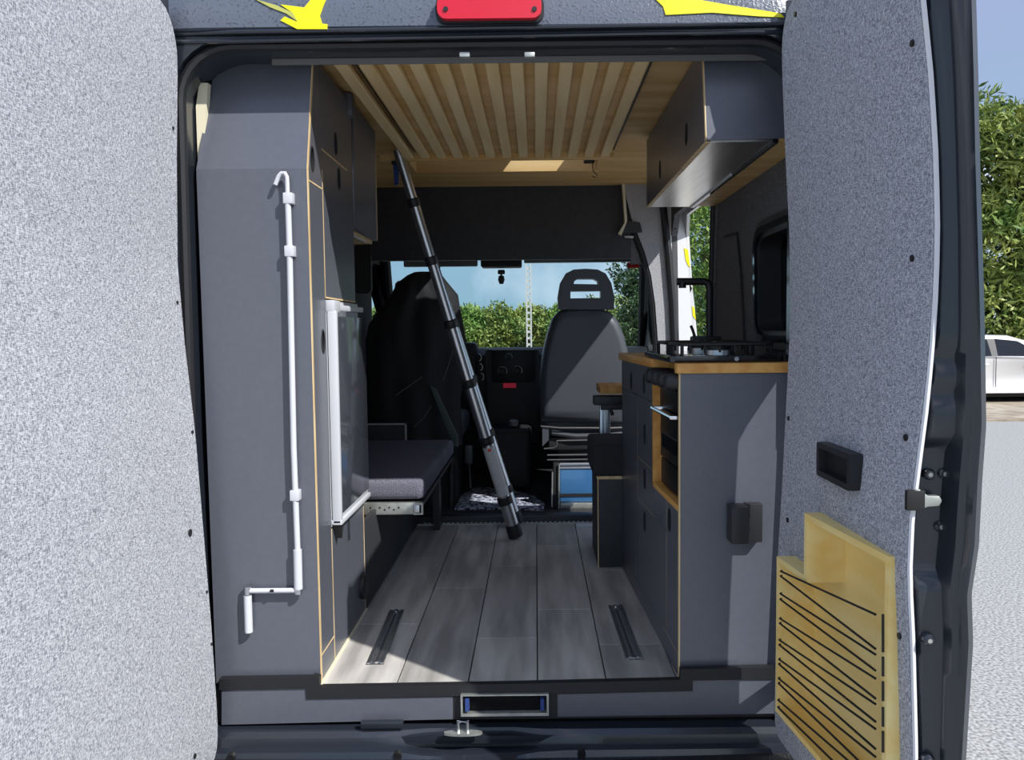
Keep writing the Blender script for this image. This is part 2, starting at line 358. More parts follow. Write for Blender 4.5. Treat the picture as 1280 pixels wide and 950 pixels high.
# ridge in the carpet and door pillar edging
tube('seam_ridge', [UX(x, y, .848) for x, y in ((905, 296), (921, 291))] + [UX(x, y, .850) for x, y in ((926, 340), (931, 440))], .004, DARK, rw, 6)
tube('door_edge_trim', [(wx(b) - .003, a - .004, b) for a, b in ((SD0 - .06, SDT), (SD0 - .02, 1.9), (SD0 + .03, 1.6), (SD0 + .06, 1.3), (SD0 + .10, .62))], .012, RUB, rw, 8)
tube('door_edge_trim', [(wx(b) - .003, a - .075, b) for a, b in ((SD0 - .06, 2.06), (SD0 - .02, 1.9), (SD0 + .03, 1.6), (SD0 + .06, 1.3))], .007, CARPET, rw, 8)
win = thing('window_2', 'black framed side window beside the kitchen', 'window', (.86, .2, 1.44), kind='structure')
plate('frame', [rrect(WY0 - .03, WY1 + .03, WZ0 - .03, WZ1 + .03, .08), rrect(WY0 + .025, WY1 - .025, WZ0 + .025, WZ1 - .025, .05)], lambda a, b, h: (wx(b) - .018 + h, a, b), .11, PLAS, win)
plate('inner_rim', [rrect(WY0 - .008, WY1 + .008, WZ0 - .008, WZ1 + .008, .07), rrect(WY0 + .012, WY1 - .012, WZ0 + .012, WZ1 - .012, .055)], lambda a, b, h: (wx(b) - .03 + h, a, b), .02, GLOSS, win)
plate('pane', [rrect(WY0, WY1, WZ0, WZ1, .06)], lambda a, b, h: (wx(b) + .05 + h, a, b), .006, TGLASS, win)
# B-pillar at the front of the sliding door
tube_pts = None
bp = thing('trim_1', 'pale carpeted door pillar with white jamb behind the passenger seat', 'pillar', (.8, 2.2, .6), kind='structure')
YB = 2.145
inn = [UY(x, y, YB) for x, y in ((823, 452), (822, 420), (819, 380), (814, 345), (806, 315), (790, 275), (779, 230), (778, 212), (800, 212), (815, 225), (828, 262), (833, 320), (837, 380), (839, 452))]
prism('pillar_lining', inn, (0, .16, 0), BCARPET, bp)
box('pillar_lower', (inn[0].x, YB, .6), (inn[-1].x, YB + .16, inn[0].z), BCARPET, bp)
tube('inner_edge_trim', [UY(x, y, YB + .02) for x, y in ((820, 452), (819, 420), (816, 380), (811, 345), (802, 315), (786, 275))], .016, RUB, bp, 8)
seal = [UY(x, y, YB - .012) for x, y in ((829, 258), (836, 320), (841, 380), (844, 452))]
tube('pillar_seal', [seal[0] + Vector((-.03, 0, .05))] + seal + [seal[-1] + Vector((.01, 0, -.7))], .019, RUB, bp, 8)
jam = [UY(x, y, YB) for x, y in ((833, 255), (851, 253), (856, 285), (862, 330), (868, 380), (874, 452), (843, 452), (840, 380), (836, 320))]
prism('jamb', jam, (0, .12, 0), WHITEP, bp)
box('jamb_lower', (jam[-3].x, YB, .45), (jam[5].x, YB + .12, jam[5].z), WHITEP, bp)
for pts in (((855, 310), (860, 312), (863, 334), (860, 332), (857, 325)), ((865, 383), (868, 384), (870, 400), (866, 395))):
    prism('decal', [UY(x, y, YB - .002) for x, y in pts], (0, .004, 0), YEL, bp)
lp = thing('door_striker', 'small steel door striker plate on the white pillar jamb', 'striker', UY(842, 294, YB - .02))
pp = [UY(x, y, YB - .003) for x, y in ((839, 268), (844, 268), (849, 292), (843, 294))]
prism('plate', pp, (0, -.006, 0), GALV, lp, .002)
tube('loop', [UY(841.5, 276, YB - .008), UY(841.5, 276, YB - .035), UY(844, 286, YB - .035), UY(844, 286, YB - .008)], .005, IRON, lp, 8)

# ------------------------------------------------------------------ van floor, planks one by one
fl = thing('floor', 'grey wood effect plank floor of the van', 'floor', (0, .8, .5), kind='structure')
box('underlay', (-.80, -.035, .52), (.85, 1.715, FZ - .013), DARK, fl)
xe = [UZ(x, y, FZ).x for x, y in ((400, 858), (495, 856), (585, 854), (672, 853), (758, 851))]
wpl = (xe[4] - xe[0]) / 4
edges = [xe[0] - wpl] + xe + [xe[4] + wpl, xe[4] + 2 * wpl]
cuts = {0: [.5], 1: [.40, 1.16], 2: [.75], 3: [.275, 1.02], 4: [.52, 1.33], 5: [.215, .95], 6: [.6]}
for i in range(len(edges) - 1):
    ys = [-.05] + cuts.get(i, [.6]) + [1.70]
    lo_, hi_ = max(edges[i], -.79), min(edges[i + 1], .84)
    for k, (a, b) in enumerate(zip(ys, ys[1:])):
        box('plank', (lo_ + .0016, a + .0012, FZ - .014), (hi_ - .0016, b - .0012, FZ), FLOORM[(i * 2 + k) % 3], fl, .0012, 1)
mb = MB(); mb.box((-.45, 1.70, FZ - .013), (.80, 1.718, FZ + .004))
mb.done('threshold_strip', GALV, fl)
for i in range(44):
    x = -.40 + i * .0195
    MBo = None
mb = MB()
for i in range(40): mb.box((-.42 + i * .0225, 1.716, FZ - .002), (-.408 + i * .0225, 1.726, FZ + .006))
mb.done('strip_teeth', WHITE, fl)
q = UZ(728, 658, FZ); box('threshold_plate', (q.x - .03, 1.63, FZ - .002), (q.x + .05, 1.70, FZ + .004), WHITE, fl)
box('cab_step', (-.80, 1.73, FZ - .05), (.86, 1.80, FZ + .035), PLAS, fl, .008)
cabf = box('cab_floor', (-.80, 1.80, FZ - .06), (.86, 3.3, FZ + .01), DARK, fl)
# stepped black trim and grey panels under the floor edge
tr = thing('trim_2', 'stepped black edge strip and grey kick panels below the van floor edge', 'trim', (0, -.04, .5), kind='structure')
tpts = [(274, 849), (390, 847), (391, 845), (399, 847), (399, 859), (640, 855), (850, 850), (851, 837), (968, 834), (968, 849), (866, 851), (866, 864), (640, 869), (383, 874), (382, 861), (274, 863)]
prism('edge_strip', [UY(x, y, -.056) for x, y in tpts], (0, .02, 0), RUB, tr)
for pts in (((277, 863), (382, 861), (383, 874), (566, 871), (566, 899), (277, 906)), ((697, 868), (866, 864), (866, 851), (968, 849), (968, 892), (697, 896))):
    prism('kick_panel', [UY(x, y, -.052) for x, y in pts], (0, .016, 0), GREY, tr)
# pocket for the pull-out step
pk = thing('step_pocket', 'recessed black step pocket with silver rim under the floor edge', 'step pocket', (.0, -.04, .51))
a, b = UY(576, 867, -.058), UY(686, 893, -.058)
plate('rim', [[(a.x, b.z), (b.x, b.z), (b.x, a.z), (a.x, a.z)], [(a.x + .005, b.z + .008), (b.x - .005, b.z + .008), (b.x - .005, a.z - .004), (a.x + .005, a.z - .004)]], lambda p_, q_, h: (p_, -.066 + h, q_), .02, GALV, pk)
box('tray', (a.x + .01, -.05, b.z + .008), (b.x - .01, -.04, a.z - .004), PLAS, pk)
for x in (a.x + .012, b.x - .022): box('clip', (x, -.07, b.z + .016), (x + .010, -.045, a.z - .012), BLUES, pk)
prism('back_strip', [UY(x, y, -.05) for x, y in ((566, 871), (697, 868), (697, 896), (566, 899))], (0, .01, 0), RUB, tr)
# body sill and bumper
sl = thing('trim_3', 'wet black body sill and bumper below the rear opening', 'sill', (0, -.1, .4), kind='structure')
prof0 = [(-.04, .515), (-.075, .512), (-.088, .500), (-.092, .478), (-.112, .474), (-.118, .458), (-.140, .455), (-.145, .40), (-.04, .40)]
prof1 = [(-.04, .513), (-.055, .508), (-.062, .485), (-.066, .462), (-.112, .460), (-.118, .456), (-.140, .455), (-.145, .40), (-.04, .40)]
rings = []
for x in [-.78, -.35, -.24, -.17, -.10, -.02, .06, .13, .20, .30, .84]:
    k = max(0, min(1, (abs(x + .04) - .10) / .10)); k = k * k * (3 - 2 * k)
    rings.append([(x, a_[0] * k + b_[0] * (1 - k), a_[1] * k + b_[1] * (1 - k)) for a_, b_ in zip(prof0, prof1)])
MB().loft(rings).done('sill', BLACK, sl)
for px in (287, 496, 727):
    c = UY(px, 935 - (px - 287) * .012, -.125); tube('sill_bolt', [(c.x, -.121, .466), (c.x, -.108, .468)], .011, IRON, sl, 12)
box('drain_cover', UY(452, 899, -.07) + Vector((0, 0, 0)), UY(504, 911, -.085), BLACK, sl, .003)
bmp = [(-.14, .462), (-.30, .468), (-.34, .45), (-.345, .25), (-.14, .25)]
MB().loft([[(x, y + abs(x - .02) ** 2 * .05, z) for y, z in bmp] for x in np.linspace(-.95, .99, 9)]).done('bumper', BUMP, sl)
st = thing('door_striker', 'silver rear door striker on the sill below the step pocket', 'striker', UY(580, 915, -.1))
c = UY(579, 914, -.10)
MB().prism([(c.x + dx, -.105 + dy, c.z - .006) for dx, dy in [(.05 * math.cos(t), .012 * math.sin(t)) for t in np.linspace(0, 2 * math.pi, 16)[:-1]]], (0, 0, .007)).done('plate', GALV, st)
MB().tube([(c.x - .012, -.105, c.z), (c.x - .012, -.105, c.z + .028), (c.x + .012, -.105, c.z + .028), (c.x + .012, -.105, c.z)], .005, 8).done('loop', ALU, st)
prism('foam_strip', [(-.741, -.004, 1.99), (-.728, -.004, 1.99), (-.708, -.004, 2.20), (-.730, -.004, 2.20), (-.741, -.004, 2.14)], (0, .02, 0), FOAM, rear)

# ================================================================== REAR DOORS
def interp_edge(pts, Y):
    z, x = [], []
    for px, py in pts:
        p = UY(px, py, Y); z.append(p.z); x.append(p.x)
    o_ = np.argsort(z); return np.array(z)[o_], np.array(x)[o_]
def sheet(name, zs, ynear, yfar, xf, t, m, parent, cols=10, side=1, ks_=None, skip=None):
    """curved upright sheet: rows at zs, from ynear(z) to yfar(z), surface X=xf(z,y), thickness t along X*side"""
    if ks_: cols = len(ks_) - 1
    mb = MB(); bm = mb.bm; G0, G1 = [], []
    for z in zs:
        r0, r1 = [], []
        for j in range(cols + 1):
            y = ynear(z) + (yfar(z) - ynear(z)) * (ks_[j] if ks_ else j / cols)
            x = xf(z, y); r0.append(bm.verts.new((x, y, z))); r1.append(bm.verts.new((x + t * side, y, z)))
        G0.append(r0); G1.append(r1)
    n = len(zs)
    for i in range(n - 1):
        for j in range(cols):
            if skip and skip((G0[i][j].co + G0[i + 1][j + 1].co) / 2): continue
            bm.faces.new((G0[i][j], G0[i][j + 1], G0[i + 1][j + 1], G0[i + 1][j])); bm.faces.new((G1[i][j], G1[i + 1][j], G1[i + 1][j + 1], G1[i][j + 1]))
        for j in (0, cols): bm.faces.new((G0[i][j], G0[i + 1][j], G1[i + 1][j], G1[i][j]))
    for i in (0, n - 1):
        for j in range(cols): bm.faces.new((G0[i][j], G0[i][j + 1], G1[i][j + 1], G1[i][j]))
    return mb.done(name, m, parent)
def corner(z, zb, zt, y, yin, rt, rb):
    """rounds a sheet's upright edge towards yin at top and bottom"""
    s = 1 if yin > y else -1
    if z > zt - rt: k = (z - (zt - rt)) / rt; return y + s * rt * .9 * (1 - math.sqrt(max(0, 1 - k * k)))
    if z < zb + rb: k = ((zb + rb) - z) / rb; return y + s * rb * .8 * (1 - math.sqrt(max(0, 1 - k * k)))
    return y
# --- right door
YH, YF = -.138, -.775
hz, hx = interp_edge([(977, 40), (978, 100), (982, 200), (987, 300), (988, 400), (983, 500), (978, 600), (972, 700), (970, 800), (968, 885), (970, 925)], YH)
fz, fx = interp_edge([(1140, -60), (1147, 0), (1157, 100), (1163, 200), (1165, 300), (1161, 400), (1152, 500), (1139, 600), (1133, 650), (1130, 720), (1134, 800), (1138, 950), (1138, 1050)], YF)
def xr(z, y):
    k = (y - YH) / (YF - YH); return float(np.interp(z, hz, hx)) * (1 - k) + float(np.interp(z, fz, fx)) * k
ZT, ZB = 2.315, .525
zs = list(np.linspace(ZB, ZB + .04, 5)) + list(np.linspace(ZB + .08, ZT - .16, 26)) + list(np.linspace(ZT - .12, ZT, 9))
d2 = thing('door_2', 'open right rear door lined with grey heather felt', 'door', (.8, -.4, .5), kind='structure')
def rimx(y): return .688 + (.742 - .688) * (-.20 - y) / .54
def RIM(px, py):
    p = UX(px, py, .70)
    for _ in range(6): p = UX(px, py, rimx(p.y))
    return p
k = {n: RIM(*q) for n, q in dict(tl=(1006, 651), tr=(1112, 684), br=(1113, 985), bl=(967, 886), sl=(973, 706), si=(1004, 722)).items()}
yl, yc, yr_ = (k['bl'].y + k['sl'].y) / 2, (k['tl'].y + k['si'].y) / 2, k['tr'].y
zt, zm, zb = (k['tl'].z + k['tr'].z) / 2, (k['sl'].z + k['si'].z) / 2 + .012, (k['bl'].z + k['br'].z) / 2
zb = k['bl'].z
Ti = .006
zs = sorted(zs + [zb + Ti, zm - Ti, zt - Ti])
kf = sorted([i / 10 for i in range(11)] + [(q - YH) / (YF - YH) for q in (yl - Ti, yc - Ti, yr_ + Ti)])
def in_shelf(p): return yr_ + Ti < p.y < yl - Ti and zb + Ti < p.z < zt - Ti and (p.z < zm - Ti or p.y < yc - Ti)
sheet('felt_lining', zs, lambda z: corner(z, ZB, ZT, YH, YF, .10, .03), lambda z: corner(z, ZB, ZT, YF, YH, .03, .03), xr, .012, FAB, d2, 10, 1, kf, in_shelf)
PIP = mat('pale_fabric_piping', (.74, .74, .75), .9)
tube('piping', [(xr(z, YF) + .008, YF - .003, z) for z in zs[1:-1]], .0045, PIP, d2, 6)
# metal shell: horizontal section swept up
hb = lambda z: -.215 + .11 * max(0, min(1, (z - 1.54) / .02))  # upper hinge edge extended, a shape added to cut off the sun strip
zr0, zr1 = UY(1175, 732, YF).z, UY(1175, 548, YF).z
def recess(z):
    sm = lambda t: (lambda q: q * q * (3 - 2 * q))(max(0, min(1, t)))
    return .026 * sm((z - zr0) / .03) * sm((zr1 + .01 - z) / .035) + .010 * (math.exp(-((z - zr1 - .075) / .014) ** 2) + math.exp(-((z - zr1 - .135) / .014) ** 2))
oz, ox = interp_edge([(1205, -60), (1208, 0), (1211, 100), (1213, 200), (1216, 300), (1219, 400), (1221, 530), (1216, 600), (1212, 680), (1203, 740), (1205, 800), (1196, 950), (1195, 1050)], YF - .03)
rings = []
for z in [.50, .51] + list(np.linspace(.54, 2.30, 150)) + [2.335, 2.345]:
    f = xr(z, YF); h = xr(z, hb(z)); w = float(np.interp(z, oz, ox))
    dent = recess(z)
    a = f + .012
    s1 = a + (w - a) * .14; s2 = a + (w - a) * .63; s3 = a + (w - a) * .71; s4 = a + (w - a) * .85
    rings.append([(a, YF + .004, z), (s1 - .004, YF + .006, z), (s1, YF - .004 + dent, z), (s2, YF - .012 + dent, z), (s3, YF - .030, z), (s4, YF - .034, z), (s4 + .004, YF - .048, z), (w - .003, YF - .050, z), (w + .010, YF - .04, z), (w + .014, (YF + YH) / 2, z), (h + .11, hb(z), z), (h + .02, hb(z) - .005, z), (h + .014, hb(z) - .02, z), (h + .088, hb(z) - .025, z), (f + .088, YF + .045, z), (a, YF + .04, z)])
MB().loft(rings).done('door_shell', DOORP, d2, ang=50)
for px, py in ((1167, 595), (1186, 594), (1181, 661), (1157, 797), (1157, 946)):
    c = UY(px, py, YF - .004); y_ = YF - .010 + recess(c.z); tube('bolt', [(c.x, y_ + .02, c.z), (c.x, y_ - .006, c.z), (c.x, y_ - .010, c.z)], [.010, .010, .007], BLACK, d2, 12); tube('bolt_socket', [(c.x, y_, c.z), (c.x, y_ - .0105, c.z)], .004, GALV, d2, 8)
c0 = UY(1151, 624, YF - .01)
MB().prism([UY(x, y, YF - .004) for x, y in ((1134, 612), (1146, 610), (1156, 618), (1170, 618), (1174, 624), (1170, 631), (1155, 632), (1146, 637), (1134, 632))], (0, -.012, 0), .003).done('latch_plate', GALV, d2)
MB().box(UY(1134, 613, YF - .017), UY(1153, 637, YF - .006), .004).done('latch_claw', IRON, d2)
def on_felt(px, py):
    p = UX(px, py, .77)
    for _ in range(5): p = UX(px, py, xr(p.z, p.y))
    return p
for px, py in ((995, 18), (1141, 54), (1141, 323), (1133, 547), (986, 523), (985, 650), (983, 855), (1125, 795)):
    p = on_felt(px, py); tube('felt_clip', [p + Vector((.004, 0, 0)), p + Vector((-.003, 0, 0))], .006, IRON, d2, 10)
# catch on the right door: frame open to the aisle
dc = thing('door_catch', 'black box shaped door catch on the right door felt', 'door catch', on_felt(1050, 590))
c = [on_felt(x, y) for x, y in ((1030, 600), (1076, 607), (1076, 560), (1030, 556))]
cy0, cy1, cz0, cz1 = c[1].y, c[0].y, (c[0].z + c[1].z) / 2, (c[2].z + c[3].z) / 2
xx = xr((cz0 + cz1) / 2, (cy0 + cy1) / 2)
plate('frame', [rrect(cy0, cy1, cz0, cz1, .008), rrect(cy0 + .014, cy1 - .014, cz0 + .012, cz1 - .012, .004)], lambda a, b, h: (xx - .022 + h, a, b), .026, PLAS, dc)
box('back_plate', (xx - .004, cy0 + .01, cz0 + .01), (xx + .004, cy1 - .01, cz1 - .01), IRON, dc)
# --- left door
YHl, YFl = -.10, -.90
lhz, lhx = interp_edge([(221, 30), (222, 100), (221, 200), (222, 330), (231, 430), (244, 540), (254, 660), (264, 780), (270, 870), (272, 905), (272, 960)], YHl)
def xlft(z, y):
    k = (y - YHl) / (YFl - YHl); return float(np.interp(z, lhz, lhx)) - .018 * k
d1 = thing('door_1', 'open left rear door lined with sunlit pale grey felt', 'door', (-.8, -.4, .45), kind='structure')
ZTl, ZBl = 2.345, .455
zs1 = list(np.linspace(ZBl, ZBl + .06, 7)) + list(np.linspace(ZBl + .10, ZTl - .16, 26)) + list(np.linspace(ZTl - .13, ZTl, 9))
sheet('felt_lining', zs1, lambda z: corner(z, ZBl, ZTl, YHl, YFl, .12, .055), lambda z: corner(z, ZBl, ZTl, YFl, YHl, .05, .05), xlft, .012, FAB, d1, 10, -1)
zs2 = [.44] + list(np.linspace(.5, 2.33, 30)) + [2.365]
def shell_l(z):
    f, h = xlft(z, YFl), xlft(z, YHl)
    return [(f - .012, YFl + .01, z), (f - .02, YFl - .02, z), (f - .08, YFl - .04, z), (f - .095, YFl - .02, z), (f - .10, -.4, z), (h - .11, YHl - .06, z), (h - .10, YHl - .015, z), (h - .014, YHl - .01, z)]
MB().loft([shell_l(z) for z in zs2]).done('door_shell', BLACK, d1, ang=50)
for px, py, r in ((237, 666, .009), (216, 160, .004), (221, 378, .004), (240, 540, .004), (258, 740, .004), (264, 805, .004), (243, 945, .006)):
    p = UX(px, py, -.78)
    for _ in range(5): p = UX(px, py, xlft(p.z, p.y))
    tube('felt_clip', [p + Vector((-.004, 0, 0)), p + Vector((.003, 0, 0))], r, IRON, d1, 10)
for z in (2.0, 1.78, .72):     # hinges in the gap
    for dd, sgn, x0, xb in ((d1, -1, lambda z: xlft(z, YHl) - .05, -.80), (d2, 1, lambda z: xr(z, YH) + .05, .86)):
        mb = MB(); mb.prism([(xb, -.06, z), (xb + .0, -.12, z), (x0(z) + sgn * .01, -.20, z), (x0(z) + sgn * .05, -.20, z), (xb + sgn * .05, -.10, z), (xb + sgn * .05, -.06, z)], (0, 0, .035), .004)
        mb.done('hinge', BLACK, dd)

# ================================================================== DOOR SHELF
sh = thing('door_shelf', 'wooden stepped storage box laced with black elastic on the right door', 'shelf', (.73, -.45, .55))
DEP = .085; T = .013
def back(y, z): return min(rimx(y) + .090, xr(z, y) + .075)
outl = [(yr_, zb), (yl, zb), (yl, zm), (yc, zm), (yc, zt), (yr_, zt)]
inl = [(yr_ + T, zb + T), (yl - T, zb + T), (yl - T, zm - T), (yc - T, zm - T), (yc - T, zt - T), (yr_ + T, zt - T)]
def board(name, a, b, c, d):
    """board between outline points a-b (outer) and c-d (inner), from rim to back"""
    P = [a, b, d, c]; mb = MB(); F_ = [(rimx(y), y, z) for y, z in P]; B_ = [(back(y, z), y, z) for y, z in P]
    mb.poly(F_ + B_, [(0, 1, 2, 3), (7, 6, 5, 4)] + [(i, (i + 1) % 4, 4 + (i + 1) % 4, 4 + i) for i in range(4)]); return mb.done(name, BIRCH, sh)
nm = ['bottom_board', 'end_board', 'ledge_board', 'cubby_board', 'top_board', 'front_board']
for i in range(6): board(nm[i], outl[i], outl[(i + 1) % 6], inl[i], inl[(i + 1) % 6])
mb = MB(); F_ = [(back(y, z) - .006, y, z) for y, z in inl]; B_ = [(back(y, z), y, z) for y, z in inl]
mb.poly(F_ + B_, [(5, 0, 3, 4), (0, 1, 2, 3), (11, 10, 9, 6), (6, 9, 8, 7)] + [(i, (i + 1) % 6, 6 + (i + 1) % 6, 6 + i) for i in range(6)]); mb.done('back_board', BIRCH, sh)
# shelf floor of the cubby
lft = [(714, 'n'), (720, 0), (742, 0), (749, 0), (773, 0), (779, 0), (800, 0), (806, 0), (824, 0), (830, 0), (848, 0), (854, 0), (875, 0), (884, 0)]
rgt = [768, 811, 818, 838, 848, 873, 880, 902, 911, 936, 946, 971, 980, 1003]
for (ly, _), ry in zip(lft, rgt):
    a, b = RIM(978 - (ly - 714) * .02, ly), RIM(1097, ry)
    a.x -= .004; b.x -= .004
    if a.z < zb + .008: continue
    if b.z < zb + .012:
        t_ = (a.z - zb - .012) / (a.z - b.z); b = a + (b - a) * t_
    tube('elastic_cord', [a + Vector((.004, .004, 0)), a, b], .0024, RUB, sh, 6)
for y0_, y1_ in ((768, 815), (821, 845), (852, 876), (884, 908), (914, 940)):
    a, b = RIM(1105, y0_), RIM(1105, y1_)
    if b.z < zb: continue
    tube('elastic_cord', [a + Vector((-.002, 0, 0)), b + Vector((-.002, 0, 0))], .0024, RUB, sh, 6)

# ================================================================== LEFT TALL CABINET
Y1, Y2 = .12, .50                       # column borders along the aisle face
tcab = thing('tall_cabinet', 'tall anthracite cabinet with plywood edges beside the left rear door', 'cabinet', (-.6, .2, FZ))
zbend = UY(316, 211, YR).z; ztop = 2.285; DY = .082
XO = -.735
mb = MB()
P = [(XO + .004, YR, FZ + .004), (XL, YR, FZ), (XL, YR, zbend), (XO, YR, zbend)]
mb.prism(P, (0, .016, 0)).done('end_panel', GREY, tcab)
P = [(XO, YR, zbend), (XL, YR, zbend), (XL, YR + DY, ztop), (XO + .06, YR + DY, ztop), (XO + .026, YR + DY * .85, ztop - .05), (XO + .014, YR + DY * .5, ztop - .15)]
MB().prism(P, (0, .016, 0)).done('end_panel', GREY, tcab)
MB().prism([(XL, YR - .001, FZ), (XL + .0015, YR - .001, FZ), (XL + .0015, YR - .001, zbend), (XL + .0015, YR + DY - .001, ztop), (XL, YR + DY - .001, ztop), (XL, YR - .001, zbend)], (0, .013, 0)).done('edge_band', EDGE, tcab)
box('carcass', (-.79, .085, FZ + .002), (XL - .018, Y1 + .003, 2.30), GREY, tcab)
box('carcass', (-.79, Y1 + .003, FZ + .002), (XL - .018, Y2, 1.002), GREY, tcab)
box('carcass', (-.79, Y1 + .003, 1.648), (XL - .018, Y2, 2.30), GREY, tcab)
def facepanel(name, y0, y1, z0, z1, holes=(), par=tcab, x=XL, m=GREY, g_=.0012, t=.016, ytop=None):
    lp = [(y0 + g_, z0 + g_), (y1 - g_, z0 + g_), (y1 - g_, z1 - g_), ((ytop if ytop is not None else y0) + g_, z1 - g_)]
    return plate(name, [lp] + [oval(a, b, .034, .062) for a, b in holes], lambda a, b, h: (x - h, a, b), t, m, par, smooth=False)
def pull(fn, a, b, par):
    ring_ = oval(a, b, .038, .068, 24); plate('finger_pull', [ring_, oval(a, b, .031, .060, 24)], fn, .0175, RUB, par)
def hband(y0, y1, z, par=tcab, x=XL): return box('edge_band', (x - .010, y0, z - .002), (x + .0008, y1, z + .002), EDGE, par)
def vband(y, z0, z1, par=tcab, x=XL, m=None): return box('edge_band', (x - .010, y - .002, z0), (x + .0008, y + .002, z1), m or EDGE, par)
zk = .692
facepanel('kick_panel', YR + .014, Y1, FZ, zk)
facepanel('door', YR + .014, Y1, zk, 1.948, [(.085, 1.53)])
facepanel('door', YR + .014, Y1, 1.948, 2.285, [(-.005 + .03, 2.01)], ytop=YR + DY + .014)
facepanel('door', Y1, Y2 - .01, 1.652, 2.057, [(.31, 2.012)])
facepanel('door', Y1, Y2 - .01, 2.057, 2.285, [(.28, 2.108)])
facepanel('door', Y1, Y2 + .035, FZ, 1.0, [])
for y, z in ((.085, 1.53), (.025, 2.01), (.31, 2.012), (.28, 2.108)):
    box('hole_shade', (XL - .019, y - .02, z - .04), (XL - .0165, y + .02, z + .04), HSHADE, tcab)
    pull(lambda p_, q_, h: (XL + .0012 - h, p_, q_), y, z, tcab)
hband(YR + .013, Y1, zk); hband(YR + .014, Y1, 1.948); hband(Y1, Y2 - .08, 2.057)
vband(Y1, FZ, 1.0); vband(Y1, 1.652, 2.0); vband(Y2 + .035, FZ, 1.0); hband(Y1, Y2 - .01, 1.652)
box('lower_box', (-.79, Y2, FZ + .002), (XL - .018, Y2 + .033, 1.0), GREY, tcab)
box('cornice', (XL - .02, Y2 - .05, 2.235), (XL + .012, Y2 - .005, 2.305), GREY, tcab, .003)
q = UX(458, 727, XL + .004); tube('vent_knob', [(XL - .002, .49, q.z), (XL + .012, .49, q.z), (XL + .016, .49, q.z)], [.042, .042, .03], PLAS, tcab, 20)
box('base_strip', (XL, YR - .01, FZ), (XL + .007, Y2 + .04, FZ + .004), FOAM, tcab)
box('hanging_tab', UX(435, 650, XL + .003), UX(438, 675, XL + .008), PLAS, tcab, .002)
# fridge
fr = thing('fridge', 'tall slim fridge with white door edge built into the left cabinet', 'fridge', (-.6, .3, 1.0))
XFd = XL + .027
box('body', (-.79, Y1 + .006, 1.005), (XL - .0, Y2 + .02, 1.645), WHITE, fr)
box('door', (XL + .001, Y1 + .012, 1.028), (XFd - .004, Y2 + .012, 1.60), WHITE, fr, .003)
box('door_panel', (XFd - .005, Y1 + .022, 1.04), (XFd, Y2 + .008, 1.60), FRDOOR, fr, .002)
box('door_edge_trim', (XL + .002, Y1 + .004, 1.012), (XFd + .001, Y1 + .022, 1.615), WHITE, fr, .004)
box('bottom_trim', (XL - .002, Y1 + .004, 1.010), (XFd + .002, Y2 + .02, 1.024), WHITE, fr, .003)
box('top_trim', (XL - .002, Y1 + .004, 1.612), (XFd - .004, Y1 + .075, 1.645), WHITE, fr, .004)
box('top_hinge', (XL - .002, Y1 + .08, 1.618), (XFd - .008, Y2 + .02, 1.634), WHITE, fr, .003)
prism('handle_pull', [(XL + .001, Y1 + .01, 1.008), (XL + .001, Y1 + .06, 1.008), (XL + .001, Y1 + .035, .965)], (.02, 0, 0), PLAS, fr)
# overhead locker further in
ol_ = thing('overhead_locker', 'dark overhead locker hanging behind the tall cabinet', 'locker', (-.6, .7, 1.9))
OZ = 1.893
box('body', (-.79, Y2 + .02, OZ), (XL - .018, .88, 2.30), GREY, ol_)
facepanel('door', Y2 + .02, .88, OZ - .004, 2.29, [], ol_)
vband(.879, OZ, 2.25, ol_); box('bottom_panel', (-.79, Y2 + .02, OZ - .014), (XL - .02, .88, OZ), EDGE, ol_)
box('bottom_lip', (XL - .03, Y2 + .03, OZ - .020), (XL - .022, .80, OZ - .004), WHITE, ol_)

# awning crank on the end panel
ck = thing('awning_crank', 'white awning crank with hook clipped to the tall cabinet', 'crank', UY(365, 690, YR - .02))
YC = YR - .017
def C_(x, y, dy=0): return UY(x, y, YC + dy)
tube('shaft', [C_(359.5, 243), C_(362, 316), C_(367, 560), C_(372, 690)], .0078, WHITE, ck, 12)
tube('hook', [C_(359.5, 246), C_(359, 228), C_(358.5, 221), C_(356, 216.5), C_(352, 216.5), C_(348.5, 220), C_(346, 226), C_(344, 231)], .0056, WHITE, ck, 10)
tube('grip_sleeve', [C_(371.8, 687), C_(373, 736)], .0112, WHITE, ck, 14)
tube('crank_arm', [C_(376, 738), C_(309, 738.5)], .0068, WHITE, ck, 12)
tube('crank_joint', [C_(373, 731), C_(373.2, 742)], .0105, ALU, ck, 12)
tube('crank_joint', [C_(309.5, 733), C_(309.5, 743)], .0098, ALU, ck, 12)
tube('handle', [C_(309.5, 744), C_(311, 790)], .0106, WHITE, ck, 14)
tube('pivot', [C_(338, 738.5, -.008), C_(342, 738.5, -.008)], .004, IRON, ck, 8)
for x, y in ((360.5, 248), (362.3, 314), (369, 619)):
    p = C_(x, y); box('clip', (p.x - .012, YC - .009, p.z - .014), (p.x + .012, YR, p.z + .014), WHITE, ck, .003)

